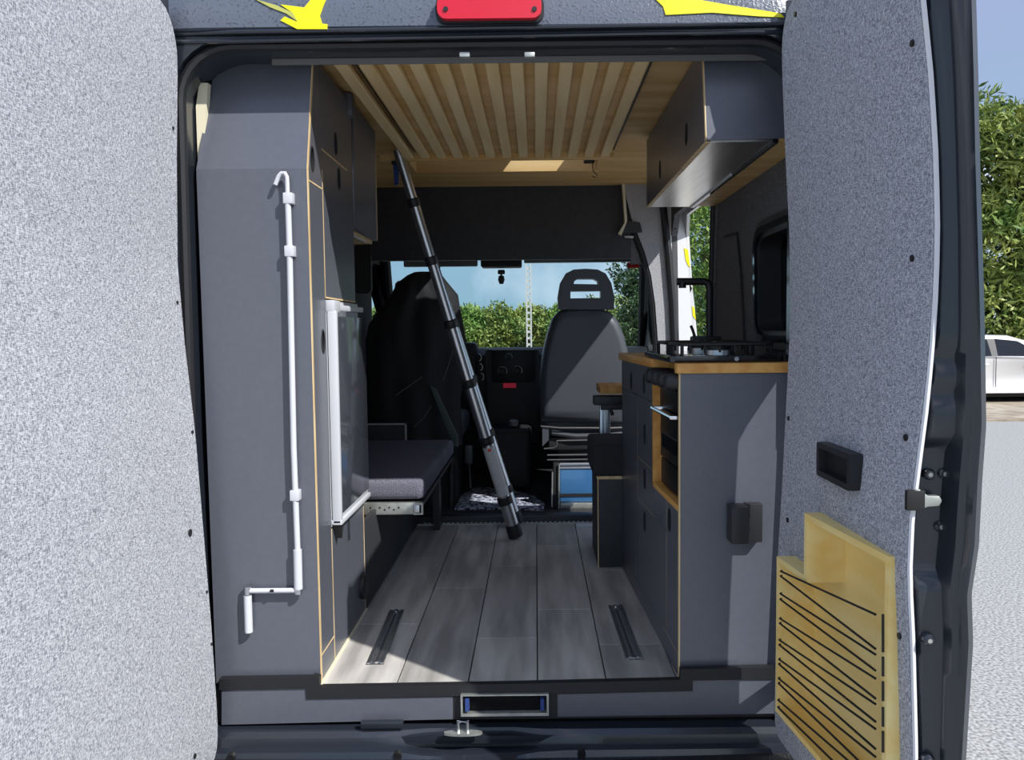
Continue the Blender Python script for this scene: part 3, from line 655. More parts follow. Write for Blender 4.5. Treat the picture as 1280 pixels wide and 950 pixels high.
# ================================================================== LEFT BENCH
bn = thing('bench', 'low black bench base with steel slider under the cushion', 'bench', (-.6, 1.2, FZ))
box('side_panel', (XL - .016, Y2 + .045, FZ), (XL, 1.69, .915), HEAD, bn)
box('seat_board', (-.79, .76, .922), (-.283, 1.78, .938), HEAD, bn)
a, b = UY(459, 628, .748), UY(529, 643, .748)
box('slider_rail', (a.x - .05, .744, b.z + .001), (b.x - .03, .76, a.z - .002), GALV, bn, .002)
box('slider_inner', (b.x - .035, .738, b.z + .008), (b.x - .012, .756, a.z - .010), ALU, bn, .002)
plate('slider_end', [[(b.x - .034, b.z), (b.x, b.z), (b.x, a.z - .004), (b.x - .034, a.z - .004)], [(b.x - .030, b.z + .006), (b.x - .006, b.z + .006), (b.x - .006, a.z - .010), (b.x - .030, a.z - .010)]], lambda p, q, h: (p, .742 + h, q), .016, GALV, bn)
for i in range(7): 
    x = a.x + .012 + i * .017; tube('slider_hole', [(x, .743, (a.z + b.z) / 2 + .004 * (-1) ** i), (x, .747, (a.z + b.z) / 2 + .004 * (-1) ** i)], .0035, IRON, bn, 8)
box('support', (-.36, 1.60, FZ), (-.33, 1.68, .922), PLAS, bn)
cu_ = box('bench_cushion', (-.79, .752, .945), (-.277, 1.80, 1.024), CUSH, None, .03, 4); tag(cu_, 'dark grey fabric cushion on the left bench', 'cushion')
sb = thing('seat_box', 'dark seat box with pale edging behind the bench cushion', 'seat box', (-.65, 1.86, FZ))
a, b = UY(460, 529, 1.86), UY(509, 550, 1.86)
box('board', (-.79, 1.85, FZ + .01), (b.x, 1.875, a.z), HEAD, sb)
MB().box((a.x - .1, 1.845, a.z - .008), (b.x, 1.852, a.z)).box((b.x - .008, 1.845, .9), (b.x, 1.852, a.z)).done('edging', GALV, sb)

# ================================================================== KITCHEN UNIT
KN, KF = Vector((.506, YR, 0)), Vector((.461, .966, 0))
KD = (KF - KN); KLEN = KD.length; KD.normalize(); KNORM = Vector((-KD.y, KD.x, 0))   # points to the aisle (-X)
def KP(s, z, o=0): p = KN + KD * s + KNORM * o; return Vector((p.x, p.y, z))
def ks(px, py):
    d = ray(px, py); t = (KN - CAM).dot(KNORM) / d.dot(KNORM); p = CAM + d * t; return (p - KN).dot(KD), p.z
kt = thing('kitchen_unit', 'anthracite kitchen unit with drawers and oven niche', 'kitchen unit', (.65, .45, FZ))
ZW = 1.438; XW = .80
plate('end_panel', [[(KN.x, FZ), (.77, FZ), (XW, 1.3), (XW, ZW), (KN.x, ZW)]], lambda a, b, h: (a, YR + h, b), .016, GREY, kt)
box('edge_band', (KN.x - .003, YR - .001, FZ), (KN.x, YR + .014, ZW), EDGE, kt)
pts = [KP(KLEN, FZ), KP(KLEN, FZ, -.30), KP(KLEN, ZW, -.30), KP(KLEN, ZW)]
prism('end_panel', pts, KD * -.016, GREY, kt)
so0, so1 = 0.004, ks(817, 540)[0]        # oven niche along the face
zo0, zo1 = ks(850, 634)[1], ZW
sv = ks(797, 560)[0]; sd_ = ks(833, 700)[0]
# carcass around the niche
def kbox(name, s0, s1, z0, z1, o0, o1, m, par=kt, bev=0):
    mb = MB(); mb.prism([KP(s0, z0, o0), KP(s1, z0, o0), KP(s1, z0, o1), KP(s0, z0, o1)], (0, 0, z1 - z0), bev); return mb.done(name, m, par)
kbox('carcass', so1 + .006, KLEN - .02, FZ + .004, ZW - .004, -.26, -.02, GREY)
kbox('carcass', .02, so1 + .006, FZ + .004, zo0 - .018, -.26, -.02, GREY)
def kpanel(name, s0, s1, z0, z1, holes=(), m=GREY, g_=.0014):
    lp = [(s0 + g_, z0 + g_), (s1 - g_, z0 + g_), (s1 - g_, z1 - g_), (s0 + g_, z1 - g_)]
    ob = plate(name, [lp] + [oval(a, b, .034, .064) for a, b in holes], lambda a, b, h: KP(a, b, -h), .017, m, kt, smooth=False)
    for a, b in holes:
        kbox('hole_shade', a - .02, a + .02, b - .04, b + .04, -.0195, -.0172, HSHADE); pull(lambda p_, q_, h: KP(p_, q_, .0012 - h), a, b, kt)
    return ob
zd = ks(797, 494)[1]; z1 = ks(806, 579)[1]; z2 = ks(806, 632)[1]; zkk = ks(850, 822)[1]
H = lambda x, y: ks(x, y)
kpanel('drawer', so1, KLEN, zd, ZW, [H(789, 476), H(805, 480)])
kpanel('door', sv, KLEN, zkk, zd)
kpanel('drawer', so1, sv, z1, zd, [H(806, 543)])
kpanel('drawer', so1, sv, z2, z1, [H(806, 598)])
kpanel('drawer', sd_, sv, zkk, z2, [H(806, 652)])
kpanel('drawer', sd_, so1, z2, zo0 - .014)
kpanel('door', .004, sd_, zkk, zo0 - .014, [(ks(837, 650)[0], ks(837, 650)[1])])
kpanel('kick_panel', .004, KLEN, FZ, zkk)
for s0, s1, z in ((.004, sd_ + .05, zkk), (so1, sv, z1), (so1, sv, z2)): kbox('edge_band', s0, s1, z - .001, z + .001, -.01, .0004, EDGED)
for s, za, zb_ in ((sd_, zkk, zo0 - .014), (sv, z2, zd - .02)): kbox('edge_band', s - .001, s + .001, za, zb_, -.01, .0004, EDGED)
# oak edged frame of the niche
kbox('niche_frame', so1 - .002, so1 + .014, zo0 - .014, ZW - .04, -.03, .0012, EDGEY)
kbox('niche_frame', so1 - .034, so1 - .016, zo0, ZW - .06, -.24, -.030, EDGEY)
kbox('niche_frame', .004, so1 + .014, zo0 - .016, zo0, -.24, .0012, EDGEY)
# oven
ov = thing('oven', 'black glass fronted oven with chrome handle in the kitchen unit', 'oven', KP(.1, zo0, -.1))
oE = so1 - .040
kbox('body', .012, oE, zo0 + .002, ZW - .055, -.24, -.030, IRON, ov)
kbox('door', .016, oE - .006, zo0 + .09, ZW - .12, -.030, -.012, OVEN, ov, .003)
kbox('door_glass', .04, oE - .03, zo0 + .12, ZW - .19, -.0125, -.0108, GLOSS, ov)
kbox('lower_drawer', .016, oE - .006, zo0 + .008, zo0 + .084, -.030, -.014, OVEN, ov, .003)
kbox('facia', .012, oE, ZW - .115, ZW - .055, -.030, -.012, OVEN, ov, .002)
MB().tube([KP(.03, ZW - .118, -.02), KP(.03, ZW - .118, .016), KP(oE - .02, ZW - .118, .016), KP(oE - .02, ZW - .118, -.02)], .006, 8).done('handle', CHROME, ov)
for i in range(4):
    s = .035 + i * (oE - .05) / 3.0
    mb = MB(); mb.tube([KP(s, ZW - .022, -.02), KP(s, ZW - .022, .014), KP(s, ZW - .022, .030), KP(s, ZW - .022, .034)], [.024, .024, .021, .016], 16); mb.done('knob', PLAS, ov)
kbox('knob_panel', .012, oE, ZW - .052, ZW - .002, -.06, -.018, IRON, ov)
# worktop with a notch over the oven knobs
wt = [KP(-.006, 0, .010), KP(.025, 0, .010), KP(.045, 0, -.035), KP(so1 - .06, 0, -.035), KP(so1 - .01, 0, .012), KP(KLEN + .006, 0, .012), Vector((.80, .975, 0)), Vector((.80, YR - .008, 0))]
ZT_ = 1.465
wk = MB().prism([(p.x, p.y, ZW + .001) for p in wt], (0, 0, ZT_ - ZW - .001), .002).done('worktop', EDGEY)
tag(wk, 'honey coloured oak worktop on the kitchen unit', 'worktop')
# hob
hb_ = thing('hob', 'black gas hob with iron grate on the oak worktop', 'hob', (.64, .22, ZT_))
HXa, HXb, HYa, HYb = .482, .792, .01, .50
MB().prism([(x, y, ZT_ + .001) for x, y in rrect(HXa, HXb, HYa, HYb, .02)], (0, 0, .017), .003).done('plate', GLOSS, hb_)
for i, (cx, cy) in enumerate(((.645, .14), (.645, .37))):
    MB().tube([(cx, cy, ZT_ + .018), (cx, cy, ZT_ + .03), (cx, cy, ZT_ + .032)], [.045, .045, .03], 24).done('burner_base', ALU, hb_)
    MB().tube([(cx, cy, ZT_ + .031), (cx, cy, ZT_ + .040), (cx, cy, ZT_ + .041)], [.034, .034, .028], 24).done('burner_cap', IRON, hb_)
    mb = MB(); zg = ZT_ + .048
    loop = rrect(cx - .125, cx + .125, cy - .10, cy + .10, .025)
    mb.tube([(x, y, zg) for x, y in loop], .005, 6, closed=True)
    for ang_ in range(4):
        t = ang_ * math.pi / 2; mb.tube([(cx + math.cos(t) * .025, cy + math.sin(t) * .025, zg + .002), (cx + math.cos(t) * (.125 if ang_ % 2 == 0 else .10), cy + math.sin(t) * (.125 if ang_ % 2 == 0 else .10), zg)], .0045, 6)
    for xx_ in (-.1, -.06, -.02, .02, .06, .1):
        mb.tube([(cx + xx_, cy - .10, zg), (cx + xx_, cy - .10, ZT_ + .026)], .0035, 6)
    for sx_ in (-1, 1):
        for sy_ in (-1, 1): mb.tube([(cx + sx_ * .12, cy + sy_ * .09, zg), (cx + sx_ * .12, cy + sy_ * .09, ZT_ + .016)], .005, 6)
    mb.done('grate', IRON, hb_)
p = UY(921, 450, .005); tube('front_knob', [(p.x, .012, ZT_ + .009), (p.x, .006, ZT_ + .009)], .006, CHROME, hb_, 10)
# tap
YT = .62
tp = thing('tap', 'square black kitchen tap standing behind the hob', 'tap', UY(880, 436, YT))
A = lambda x, y, dy=0: UY(x, y, YT + dy)
zt0 = ZT_
pb = A(887, 425); pv = A(887, 360)
box('body', (A(864, 430).x, YT - .03, A(880, 435).z), (A(900, 430).x, YT + .03, A(880, 420).z), IRON, tp, .008)
MB().tube([(A(882, 430).x, YT, zt0), (A(882, 430).x, YT, A(880, 434).z)], .02, 16).done('base', IRON, tp)
MB().tube([(pb.x, YT, zt0 + .04), (pb.x, YT, pv.z - .0), *arc((pv.x - .022, YT, pv.z), .022, 0, math.pi / 2, 6), (A(850, 353).x, YT, A(850, 352).z), (A(846, 353).x, YT, A(846, 352).z)], .0125, 12).done('spout', IRON, tp)
MB().tube([(A(853, 355).x, YT, A(853, 352).z), (A(853, 355).x, YT, A(853, 360).z)], .013, 12).done('aerator', IRON, tp)
tube('lever', [A(869, 422), A(866, 413), A(863.5, 407)], .005, IRON, tp, 8)
# catch on the kitchen end panel
kc = thing('door_catch', 'black magnetic door catch on the kitchen end panel', 'door catch', UY(929, 650, YR))
a, b = UY(909, 675, YR - .01), UY(951, 629, YR - .01); mid = UY(931, 650, YR - .01).x
box('block', (a.x, YR - .055, a.z), (mid, YR, b.z), PLAS, kc, .004)
box('base_plate', (mid - .002, YR - .03, a.z - .002), (b.x, YR, b.z + .002), PLAS, kc, .003)
for z in (.35, .7): tube('screw', [(mid + .004, YR - .033, a.z + (b.z - a.z) * z), (mid + .004, YR - .028, a.z + (b.z - a.z) * z)], .005, IRON, kc, 8)

# ================================================================== RIGHT OVERHEAD CABINET
uc = thing('overhead_cabinet', 'anthracite overhead cabinet with steel underside above the kitchen', 'overhead cabinet', (.7, .5, 2.045))
UXf, UY0, UY1, UZ0 = .578, -.005, 1.115, 2.043
cz = 2.300
pl = [(UXf, UZ0), (.80, UZ0 + .003), (.80, 2.20), (.74, 2.27), (.66, cz), (UXf, cz)]
MB().prism([(a, UY0 + .045 * max(0, (b - UZ0)) / .26, b) for a, b in pl], (0, .016, 0)).done('end_panel', GREY, uc)
MB().prism([(UXf - .0025, UY0 - .001, UZ0), (UXf, UY0 - .001, UZ0), (UXf, UY0 + .044, cz), (UXf - .0025, UY0 + .044, cz)], (0, .014, 0)).done('edge_band', EDGE, uc)
box('carcass', (UXf + .018, UY0 + .05, UZ0 + .008), (.82, UY1, cz), GREY, uc)
ym = .62
h1, h2 = UX(858, 168, UXf), UX(825, 212, UXf)
def upan(y0, y1, holes, ytop=None):
    lp = [(y0 + .0012, UZ0 - .002), (y1 - .0012, UZ0 - .002), (y1 - .0012, cz), ((ytop or y0) + .0012, cz)]
    plate('door', [lp] + [oval(a, b, .034, .064) for a, b in holes], lambda a, b, h: (UXf + h, a, b), .016, GREY, uc, smooth=False)
    for a, b in holes: box('hole_shade', (UXf + .0165, a - .02, b - .04), (UXf + .022, a + .02, b + .04), HSHADE, uc); pull(lambda p_, q_, h: (UXf - .0012 + h, p_, q_), a, b, uc)
upan(UY0 + .015, ym, [(h1.y, h1.z)], UY0 + .06); upan(ym, UY1, [(h2.y, h2.z)])
box('edge_band', (UXf - .0008, UY0 + .015, UZ0 - .004), (UXf + .012, UY1, UZ0 - .001), EDGE, uc)
box('steel_underside', (UXf + .012, UY0 + .01, UZ0 - .004), (.752, UY1 - .005, UZ0 + .006), STEEL, uc)
box('light_strip', (.754, UY0 + .01, UZ0 - .008), (.766, UY1 - .005, UZ0 + .004), GLOSS, uc)
box('light_strip_edge', (.748, UY0 + .45, UZ0 - .009), (.754, UY1 - .005, UZ0 + .002), WHITE, uc)
box('rear_underside', (.768, UY0 + .01, UZ0 - .002), (.85, UY1 - .005, UZ0 + .008), PLYC, uc)

# ================================================================== RAISED BED UNDER THE CEILING
bd = thing('raised_bed', 'slatted pine bed platform raised against the plywood ceiling', 'bed', (.05, .7, 2.26))
YBd = 1.255
for i in range(13):
    x = UY(511.5 + 20.35 * i, 190, YBd).x
    box('slat', (x - .0185, -.02, 2.268), (x + .0185, YBd, 2.286), PINE, bd, .002, 1)
box('bed_board', (-.352, -.02, 2.288), (.452, YBd, 2.298), PLYC, bd)
ra, rb = UY(475, 200, YBd + .01), UY(768, 197, YBd + .01)
rt = UY(620, 190, YBd).z; rbz = UY(620, 199, YBd).z
box('front_rail', (ra.x, YBd + .001, rbz), (rb.x, YBd + .035, 2.285), PINEX, bd, .002)
for x in (-.358, .458): box('track', (x - .005, .0, 2.296), (x + .005, YBd, 2.311), IRON, bd)
for i, px in enumerate((555, 617, 690)): 
    p = UY(px, 196, YBd); tube('screw', [(p.x, YBd - .001, p.z), (p.x, YBd + .002, p.z)], .004, IRON, bd, 8)
strap = thing('blue_strap', 'blue webbing strap hanging beside the ladder top', 'strap', UY(496, 200, 1.24))
prism('webbing', [UY(x, y, 1.235) for x, y in ((491, 201), (499, 201), (498, 230), (493, 232))], (0, .006, 0), BLUES, strap)
box('buckle', UY(489, 201, 1.23), UY(500, 206, 1.245), IRON, strap, .002)

# ================================================================== LADDER
ld = thing('telescopic_ladder', 'aluminium telescopic ladder leaning against the raised bed rail', 'ladder', UZ(645, 675, FZ))
f0, f1 = UZ(644.5, 672, FZ + .005), UZ(651, 655, FZ + .005)
t0 = UY(499, 199, 1.215); 
off = Vector((f1.x - f0.x - .018, f1.y - f0.y, 0)); t0 = Vector((t0.x, 1.19, rbz + .022)); 
# near rail measured against the photo, far rail behind it
CF = [.100, .266, .42, .575, .735, .877]
RR = [.0285, .0275, .026, .0245, .023, .0215, .020]
def rail(p, q, r0=1.0):
    D = (q - p); u = D.normalized(); ed = [0] + CF + [1]
    for a, b, r in zip(ed, ed[1:], RR): tube('rail_tube', [p + D * a, p + D * (b + .003)], r * r0, ALU, ld, 16)
    for b, r in zip(CF, RR):
        c = p + D * b; r = r * r0; tube('collar', [c - u * .018, c - u * .013, c + u * .013, c + u * .018], [r + .002, r + .005, r + .005, r + .001], PLAS, ld, 16)
    tube('foot', [p - u * .004, p + u * .040, p + u * .055], [.034, .034, .030], RUB, ld, 16)
near_top = t0; off2 = Vector((off.x - .030, off.y, 0))
f0 = f0 + Vector((0, 0, .012))
rail(f0, near_top); f1t = f0 + off; rail(f1t, near_top + off2, .95)
D = near_top - f0; D2 = near_top + off2 - f1t
for b, r in zip(CF, RR):
    c = f0 + D * (b + .006); c2 = f1t + D2 * (b + .006)
    tube('rung', [c, c2], .016, ALU, ld, 10)
    m_ = c.lerp(c2, .15); tube('latch_button', [m_ + Vector((-.005, -.01, -.012)), m_ + Vector((.030, -.02, -.02))], .008, PLAS, ld, 8)
c = f0 + D * .245 + Vector((.004, -.0285, 0)); box('warning_label', c - Vector((.007, .001, .012)), c + Vector((.007, .001, .0)), REDS, ld)
c = f0 + D * .25 + Vector((0.004, -.024, 0)); 
tube('size_label', [f0 + D * .115, f0 + D * .25], .0281, mat('silver_label', (.55, .56, .56), .5), ld, 16)

# floor tracks
for nm_, pa, pb_, lab in (('floor_track', (469, 831), (496, 764), 'perforated steel floor track beside the tall cabinet'), ('floor_track', (793, 825), (769, 758), 'perforated steel floor track beside the kitchen unit')):
    a, b = UZ(*pa, FZ), UZ(*pb_, FZ); D = (b - a); Ln = D.length; D.normalize(); Nn = Vector((-D.y, D.x, 0)); w = .0235
    r = thing('floor_track', lab, 'floor track', (a + b) / 2)
    mb = MB(); mb.prism([a - Nn * w, a + Nn * w, b + Nn * w, b - Nn * w], (0, 0, .003)); mb.done('base_plate', DMET, r)
    mb = MB()
    for sgn in (-1, 1):
        n_ = int(Ln / .0127)
        q0, q1 = a + Nn * (w * sgn), b + Nn * (w * sgn); i0, i1 = a + Nn * (w * .62 * sgn), b + Nn * (w * .62 * sgn)
        mb.prism([q0, q1, i1, i0], (0, 0, .006))
        for i in range(n_):
            c = a + D * (.012 + i * .0127) + Nn * (w * .42 * sgn); mb.prism([c - D * .0032 - Nn * .005, c + D * .0032 - Nn * .005, c + D * .0032 + Nn * .005, c - D * .0032 + Nn * .005], (0, 0, .006))
    mb.done('toothed_lip', ALU, r)
    for c in (a + D * .008, b - D * .008): tube('screw', [c, c + Vector((0, 0, .007))], .007, CHROME, r, 10)

# ================================================================== DINETTE
stl = thing('storage_stool', 'black box seat with dark cushion beside the kitchen unit', 'box seat', (.5, 1.15, FZ))
sx0 = UZ(748, 710, FZ).x; zc0 = UY(760, 599, .985).z; zc1 = UY(760, 555, .985).z
box('box', (sx0, .985, FZ), (.80, 1.31, zc0), HEAD, stl, .002)
box('seat_edge', (sx0 - .003, .983, zc0), (.80, 1.312, zc0 + .012), EDGE, stl)
box('edge_band', (sx0 - .0015, .983, FZ), (sx0 + .002, .987, zc0), EDGE, stl)
box('cushion', (sx0 - .02, .975, zc0 + .012), (.80, 1.32, zc1), CUSHB, stl, .018, 3)
tb = thing('folding_table', 'small oak table on an aluminium leg beside the kitchen unit', 'table', (.5, 1.4, FZ))
YTb = 1.40
a, b = UY(747, 480, YTb - .05), UY(776, 492, YTb - .05)
box('table_top', (a.x + .01, YTb - .06, b.z), (.80, YTb + .16, a.z - .008), EDGEY, tb, .002)
g0, g1 = UY(742, 495, YTb), UY(776, 509, YTb)
box('bracket', (g0.x, YTb - .03, g1.z + .012), (.62, YTb + .06, g0.z), PLAS, tb, .004)
box('bracket_base', (g0.x + .03, YTb - .02, g1.z - .01), (.60, YTb + .05, g1.z + .014), PLAS, tb, .004)
l0, l1 = UY(750, 540, YTb), UY(763, 540, YTb)
mb = MB(); mb.box((l0.x, YTb, FZ), (l1.x, YTb + .045, g1.z + .012), .004)
for i in (.3, .65): mb.box((l0.x + (l1.x - l0.x) * i - .004, YTb - .003, FZ + .01), (l0.x + (l1.x - l0.x) * i + .004, YTb + .002, g1.z))
mb.done('leg', ALU, tb)
tube('lever', [UY(763, 510, YTb - .02), UY(766, 519, YTb - .02)], .008, PLAS, tb, 8)

# ================================================================== CAB
hl = thing('trim_4', 'dark shelf panel above the cab under the plywood ceiling', 'panel', (0, 2.2, 1.92), kind='structure')
box('front_panel', (-.80, 2.16, UY(600, 325, 2.16).z), (.64, 2.19, 2.312), HEAD, hl)
box('corner_panel', (.64, 2.17, 1.90), (.85, 2.20, 2.312), CARPET, hl)
box('cab_roof', (-.80, 2.19, 2.02), (.85, 3.0, 2.06), DARK, hl)
box('left_header', (-.80, 2.12, UY(470, 335, 2.16).z), (UY(452, 320, 2.16).x, 2.16, 2.312), HEAD, hl)
# wooden edged cubby on the right
sc = thing('cab_cubby', 'small dark cubby with pale wooden edge high beside the passenger seat', 'cubby', UY(785, 295, 2.12))
prism('side_edge', [UY(x, y, 2.12) for x, y in ((777, 218), (780, 218), (784, 276), (781, 278))], (0, .04, 0), FOAM, sc)
prism('lower_edge', [UY(x, y, 2.12) for x, y in ((781, 278), (784, 276), (777, 294), (773, 292))], (0, .04, 0), FOAM, sc)
prism('box_panel', [UY(x, y, 2.125) for x, y in ((784, 276), (800, 278), (803, 290), (778, 292))], (0, .035, 0), HEAD, sc)
prism('vent', [UY(x, y, 2.12) for x, y in ((781, 295), (792, 295), (792, 298), (781, 297))], (0, .01, 0), GALV, sc)
# windscreen
ws = thing('window_1', 'large wet windscreen of the cab', 'window', (0, 3.1, 1.4), kind='structure')
WB, WTp = Vector((0, 3.30, 1.40)), Vector((0, 2.80, 2.03))
def WS(x, k): return Vector((x * (1 - .06 * k) , WB.y + (WTp.y - WB.y) * k - .10 * (x / .85) ** 2, WB.z + (WTp.z - WB.z) * k))
mb = MB(); cols = [-.82 + 1.66 * i / 10 for i in range(11)]
mb.loft([[WS(x, 0) for x in cols] + [WS(x, 1) for x in cols[::-1]], [WS(x, 0) + Vector((0, .006, .004)) for x in cols] + [WS(x, 1) + Vector((0, .006, .004)) for x in cols[::-1]]], caps=False)
mb.bm.free(); mb = MB()
for o_ in (0,):
    for a, b in zip(cols, cols[1:]): mb.poly([WS(a, 0), WS(b, 0), WS(b, 1), WS(a, 1)], [(0, 1, 2, 3)])
bmesh.ops.remove_doubles(mb.bm, verts=mb.bm.verts, dist=1e-5)
mb.done('pane', WGLASS, ws)
for sgn, x in ((-1, -.82), (1, .84)): tube('pillar', [WS(x, -.05), WS(x, .5), WS(x, 1.05)], .035, DASH, ws, 10)
tube('top_rim', [WS(x, 1.0) for x in cols], .03, DASH, ws, 8)
prism('red_sticker', [UY(x, y, WS(.7, .9).y - .02) for x, y in ((784, 328), (799, 328), (799, 335), (784, 335))], (0, .004, 0), REDS, ws)
# cab side walls right (door) with window frame
cdw = thing('wall_cab_right', 'dark passenger door seen past the pillar', 'cab door', (.86, 2.8, .6), kind='structure')
plate('door_panel', [[(2.36, .55), (3.34, .55), (3.34, 1.4), (2.86, 2.02), (2.36, 2.02)], rrect(2.46, 2.95, 1.40, 1.90, .08)], lambda a, b, h: (.84 + h, a, b), .06, DASH, cdw)
tube('grab_handle', [UY(815, 345, 2.45), UY(812, 365, 2.44), UY(813, 410, 2.44), UY(817, 430, 2.45)], .014, DASH, cdw, 8)
prism('belt_trim', [UY(x, y, 2.5) for x, y in ((822, 395), (827, 395), (830, 448), (824, 448))], (0, .02, 0), mat('pale_green_trim', (.42, .50, .42), .6), cdw)
plate('pane', [rrect(2.44, 2.97, 1.38, 1.92, .09)], lambda a, b, h: (.87 + h, a, b), .004, WGLASS, cdw)
# sun visors and roof console
for nm_, x0, x1, ya, yb, lab in (('sun_visor', 505, 597, 326, 334, 'grey folded sun visor above the covered driver seat'), ('sun_visor', 655, 790, 321, 329, 'grey folded sun visor above the bare passenger seat')):
    a, b = UY(x0, yb, 2.62), UY(x1, ya, 2.62); o = box(nm_, (a.x, 2.60, a.z), (b.x, 2.63, b.z + .02), mat('visor_grey', (.20, .22, .21), .7), None, .008); tag(o, lab, 'sun visor')
a, b = UY(601, 334, 2.6), UY(652, 322, 2.6)
rc = thing('roof_console', 'black roof console between the sun visors', 'console', (a + b) / 2)
box('housing', (a.x, 2.58, a.z), (b.x, 2.72, b.z + .03), DASH, rc, .012, 3); box('lamp_lens', (a.x + .05, 2.576, a.z + .006), (b.x - .05, 2.582, a.z + .018), PLAS, rc)
a = UY(626.5, 337, 2.80); b = UY(626.5, 355, 2.80)
tr_ = thing('toll_tag', 'small black toll tag hanging on the windscreen', 'toll tag', b)
box('mount', (a.x - .022, 2.80, a.z - .028), (a.x + .022, 2.83, a.z), PLAS, tr_, .008)
MB().tube([(a.x, 2.80, b.z), (a.x, 2.80, b.z + .025), (a.x, 2.80, b.z + .05)], [.012, .021, .016], 12).done('body', PLAS, tr_)
tube('stem', [(a.x, 2.81, a.z - .02), (a.x, 2.80, b.z + .04)], .006, PLAS, tr_, 6)
a, b = UY(449, 367, 2.06), UY(464, 331, 2.06)
vz = thing('side_visor', 'black padded side visor hanging beside the driver window', 'visor', (a + b) / 2)
plate('flap', [rrect(a.x - .03, b.x, a.z, b.z + .1, .028)], lambda p, q, h: (p, 2.05 + h, q), .03, DASH, vz)
tube('hinge_rod', [(a.x - .06, 2.065, b.z + .09), (b.x, 2.065, b.z + .09)], .01, PLAS, vz, 8)
# dashboard
db = thing('dashboard', 'black dashboard with round heater dials and centre stack', 'dashboard', (0, 3.0, .7))
ring = [(3.30, 1.38), (3.05, 1.445), (2.92, 1.440), (2.86, 1.40), (2.84, 1.25), (2.88, 1.05), (2.95, .95), (3.30, .95)]
MB().loft([[(x, y + .06 * (abs(x) / .8) ** 2 * 0, z) for y, z in ring] for x in (-.79, -.4, 0, .4, .83)]).done('body', DASH, db)
box('firewall', (-.80, 3.22, FZ - .1), (.85, 3.26, 1.38), DARK, db)
a, b = UY(607, 500, 2.80), UY(674, 436, 2.80)
box('centre_stack', (a.x, 2.79, .85), (b.x, 2.92, b.z), DASH, db, .02, 3)
a2, b2 = UY(615, 478, 2.78), UY(669, 437, 2.78)
box('radio_panel', (a2.x, 2.782, a2.z), (b2.x, 2.80, b2.z), OVEN, db, .006)
def dial(px, py, r):
    c = UY(px, py, 2.775); tube('dial', [(c.x, 2.785, c.z), (c.x, 2.765, c.z), (c.x, 2.76, c.z)], [r, r * .95, r * .7], DASH, db, 20)
    MB().tube([(c.x + r * 1.25 * math.cos(t), 2.780, c.z + r * 1.25 * math.sin(t)) for t in np.linspace(-.6, math.pi + .6, 16)], .0018, 5).done('dial_marks', GALV, db)
for px, py, r in ((636, 446, .016), (628, 464, .022), (647, 463, .022)): dial(px, py, r)
a, b = UY(629, 485, 2.77), UY(645, 479, 2.77); box('display', (a.x, 2.778, a.z), (b.x, 2.784, b.z), mat('red_display', (.5, .01, .04), .4, emit=.25), db)
for i in range(3):
    p = UY(598 + i * 1.5, 447 + i * 12, 2.80); MB().tube([(p.x + .018 * math.cos(t), 2.80, p.z + .022 * math.sin(t)) for t in np.linspace(-1.2, 1.5, 10)], .0035, 6).done('air_vent_trim', GALV, db)
a, b = UY(580, 470, 2.82), UY(596, 428, 2.82); box('instrument_hood', (a.x - .35, 2.80, a.z), (b.x, 2.95, b.z), DASH, db, .03, 3)
cs = thing('gear_console', 'black floor console with gear lever, reflected light painted on its knob', 'gear console', (.0, 2.6, FZ))
a = UY(642, 524, 2.6)
box('console', (-.14, 2.46, FZ + .01), (.10, 2.785, .98), DASH, cs, .03, 3)
tube('lever', [(a.x - .01, 2.62, .96), (a.x, 2.60, a.z - .03)], .012, PLAS, cs, 8)
MB().tube([(a.x, 2.60, a.z - .04), (a.x, 2.60, a.z - .01), (a.x, 2.60, a.z)], [.022, .03, .014], 12).done('knob', mat('gear_knob_painted_glint', (.25, .26, .28), .3), cs)  # pale knob colour stands in for light reflected on it
# passenger seat
ps = thing('passenger_seat', 'dark grey passenger seat with slotted headrest seen from behind', 'car seat', (.39, 2.0, FZ))
YS = 2.0
out = [UY(x, y, YS) for x, y in ((676, 528), (673, 500), (674, 470), (678, 440), (684, 415), (690, 398), (698, 389), (712, 386), (752, 386), (764, 390), (773, 401), (781, 420), (787, 445), (791, 475), (792, 505), (789, 530))]
mb = MB(); cx = sum(p.x for p in out) / len(out); czz = sum(p.z for p in out) / len(out)
def ins(k, y): return [(cx + (p.x - cx) * k, y, czz + (p.z - czz) * k) for p in out]
mb.loft([ins(.80, YS - .030), ins(.90, YS - .026), ins(.97, YS - .008), ins(1.0, YS + .03), ins(1.0, YS + .10), ins(.94, YS + .14), ins(.7, YS + .15)]).done('backrest', SEATM, ps, ang=60)
hr = [UY(x, y, YS) for x, y in ((698, 387), (697, 372), (700, 354), (707, 342), (717, 337), (732, 336), (747, 337), (757, 342), (764, 354), (768, 372), (767, 387))]
s1 = [UY(x, y, YS) for x, y in ((717, 355), (718, 351), (722, 348.5), (742, 348.5), (747, 351), (748, 355.5))]
s2 = [UY(x, y, YS) for x, y in ((713, 364), (751, 363.5), (751, 372.5), (713, 373))]
P2 = lambda L: [(p.x, p.z) for p in L]
plate('headrest', [P2(hr), P2(s1), P2(s2)], lambda a, b, h: (a, YS - .01 + h, b), .085, SEATM, ps)
x0, x1 = out[0].x, out[-1].x
box('seat_cushion', (x0, YS + .10, .98), (x1, YS + .56, 1.10), SEATM, ps, .04, 3)
tube('back_trim', [UY(676, 533, YS - .01), UY(700, 535, YS - .015), UY(765, 535, YS - .015), UY(790, 534, YS - .01)], .006, DMET, ps, 8)
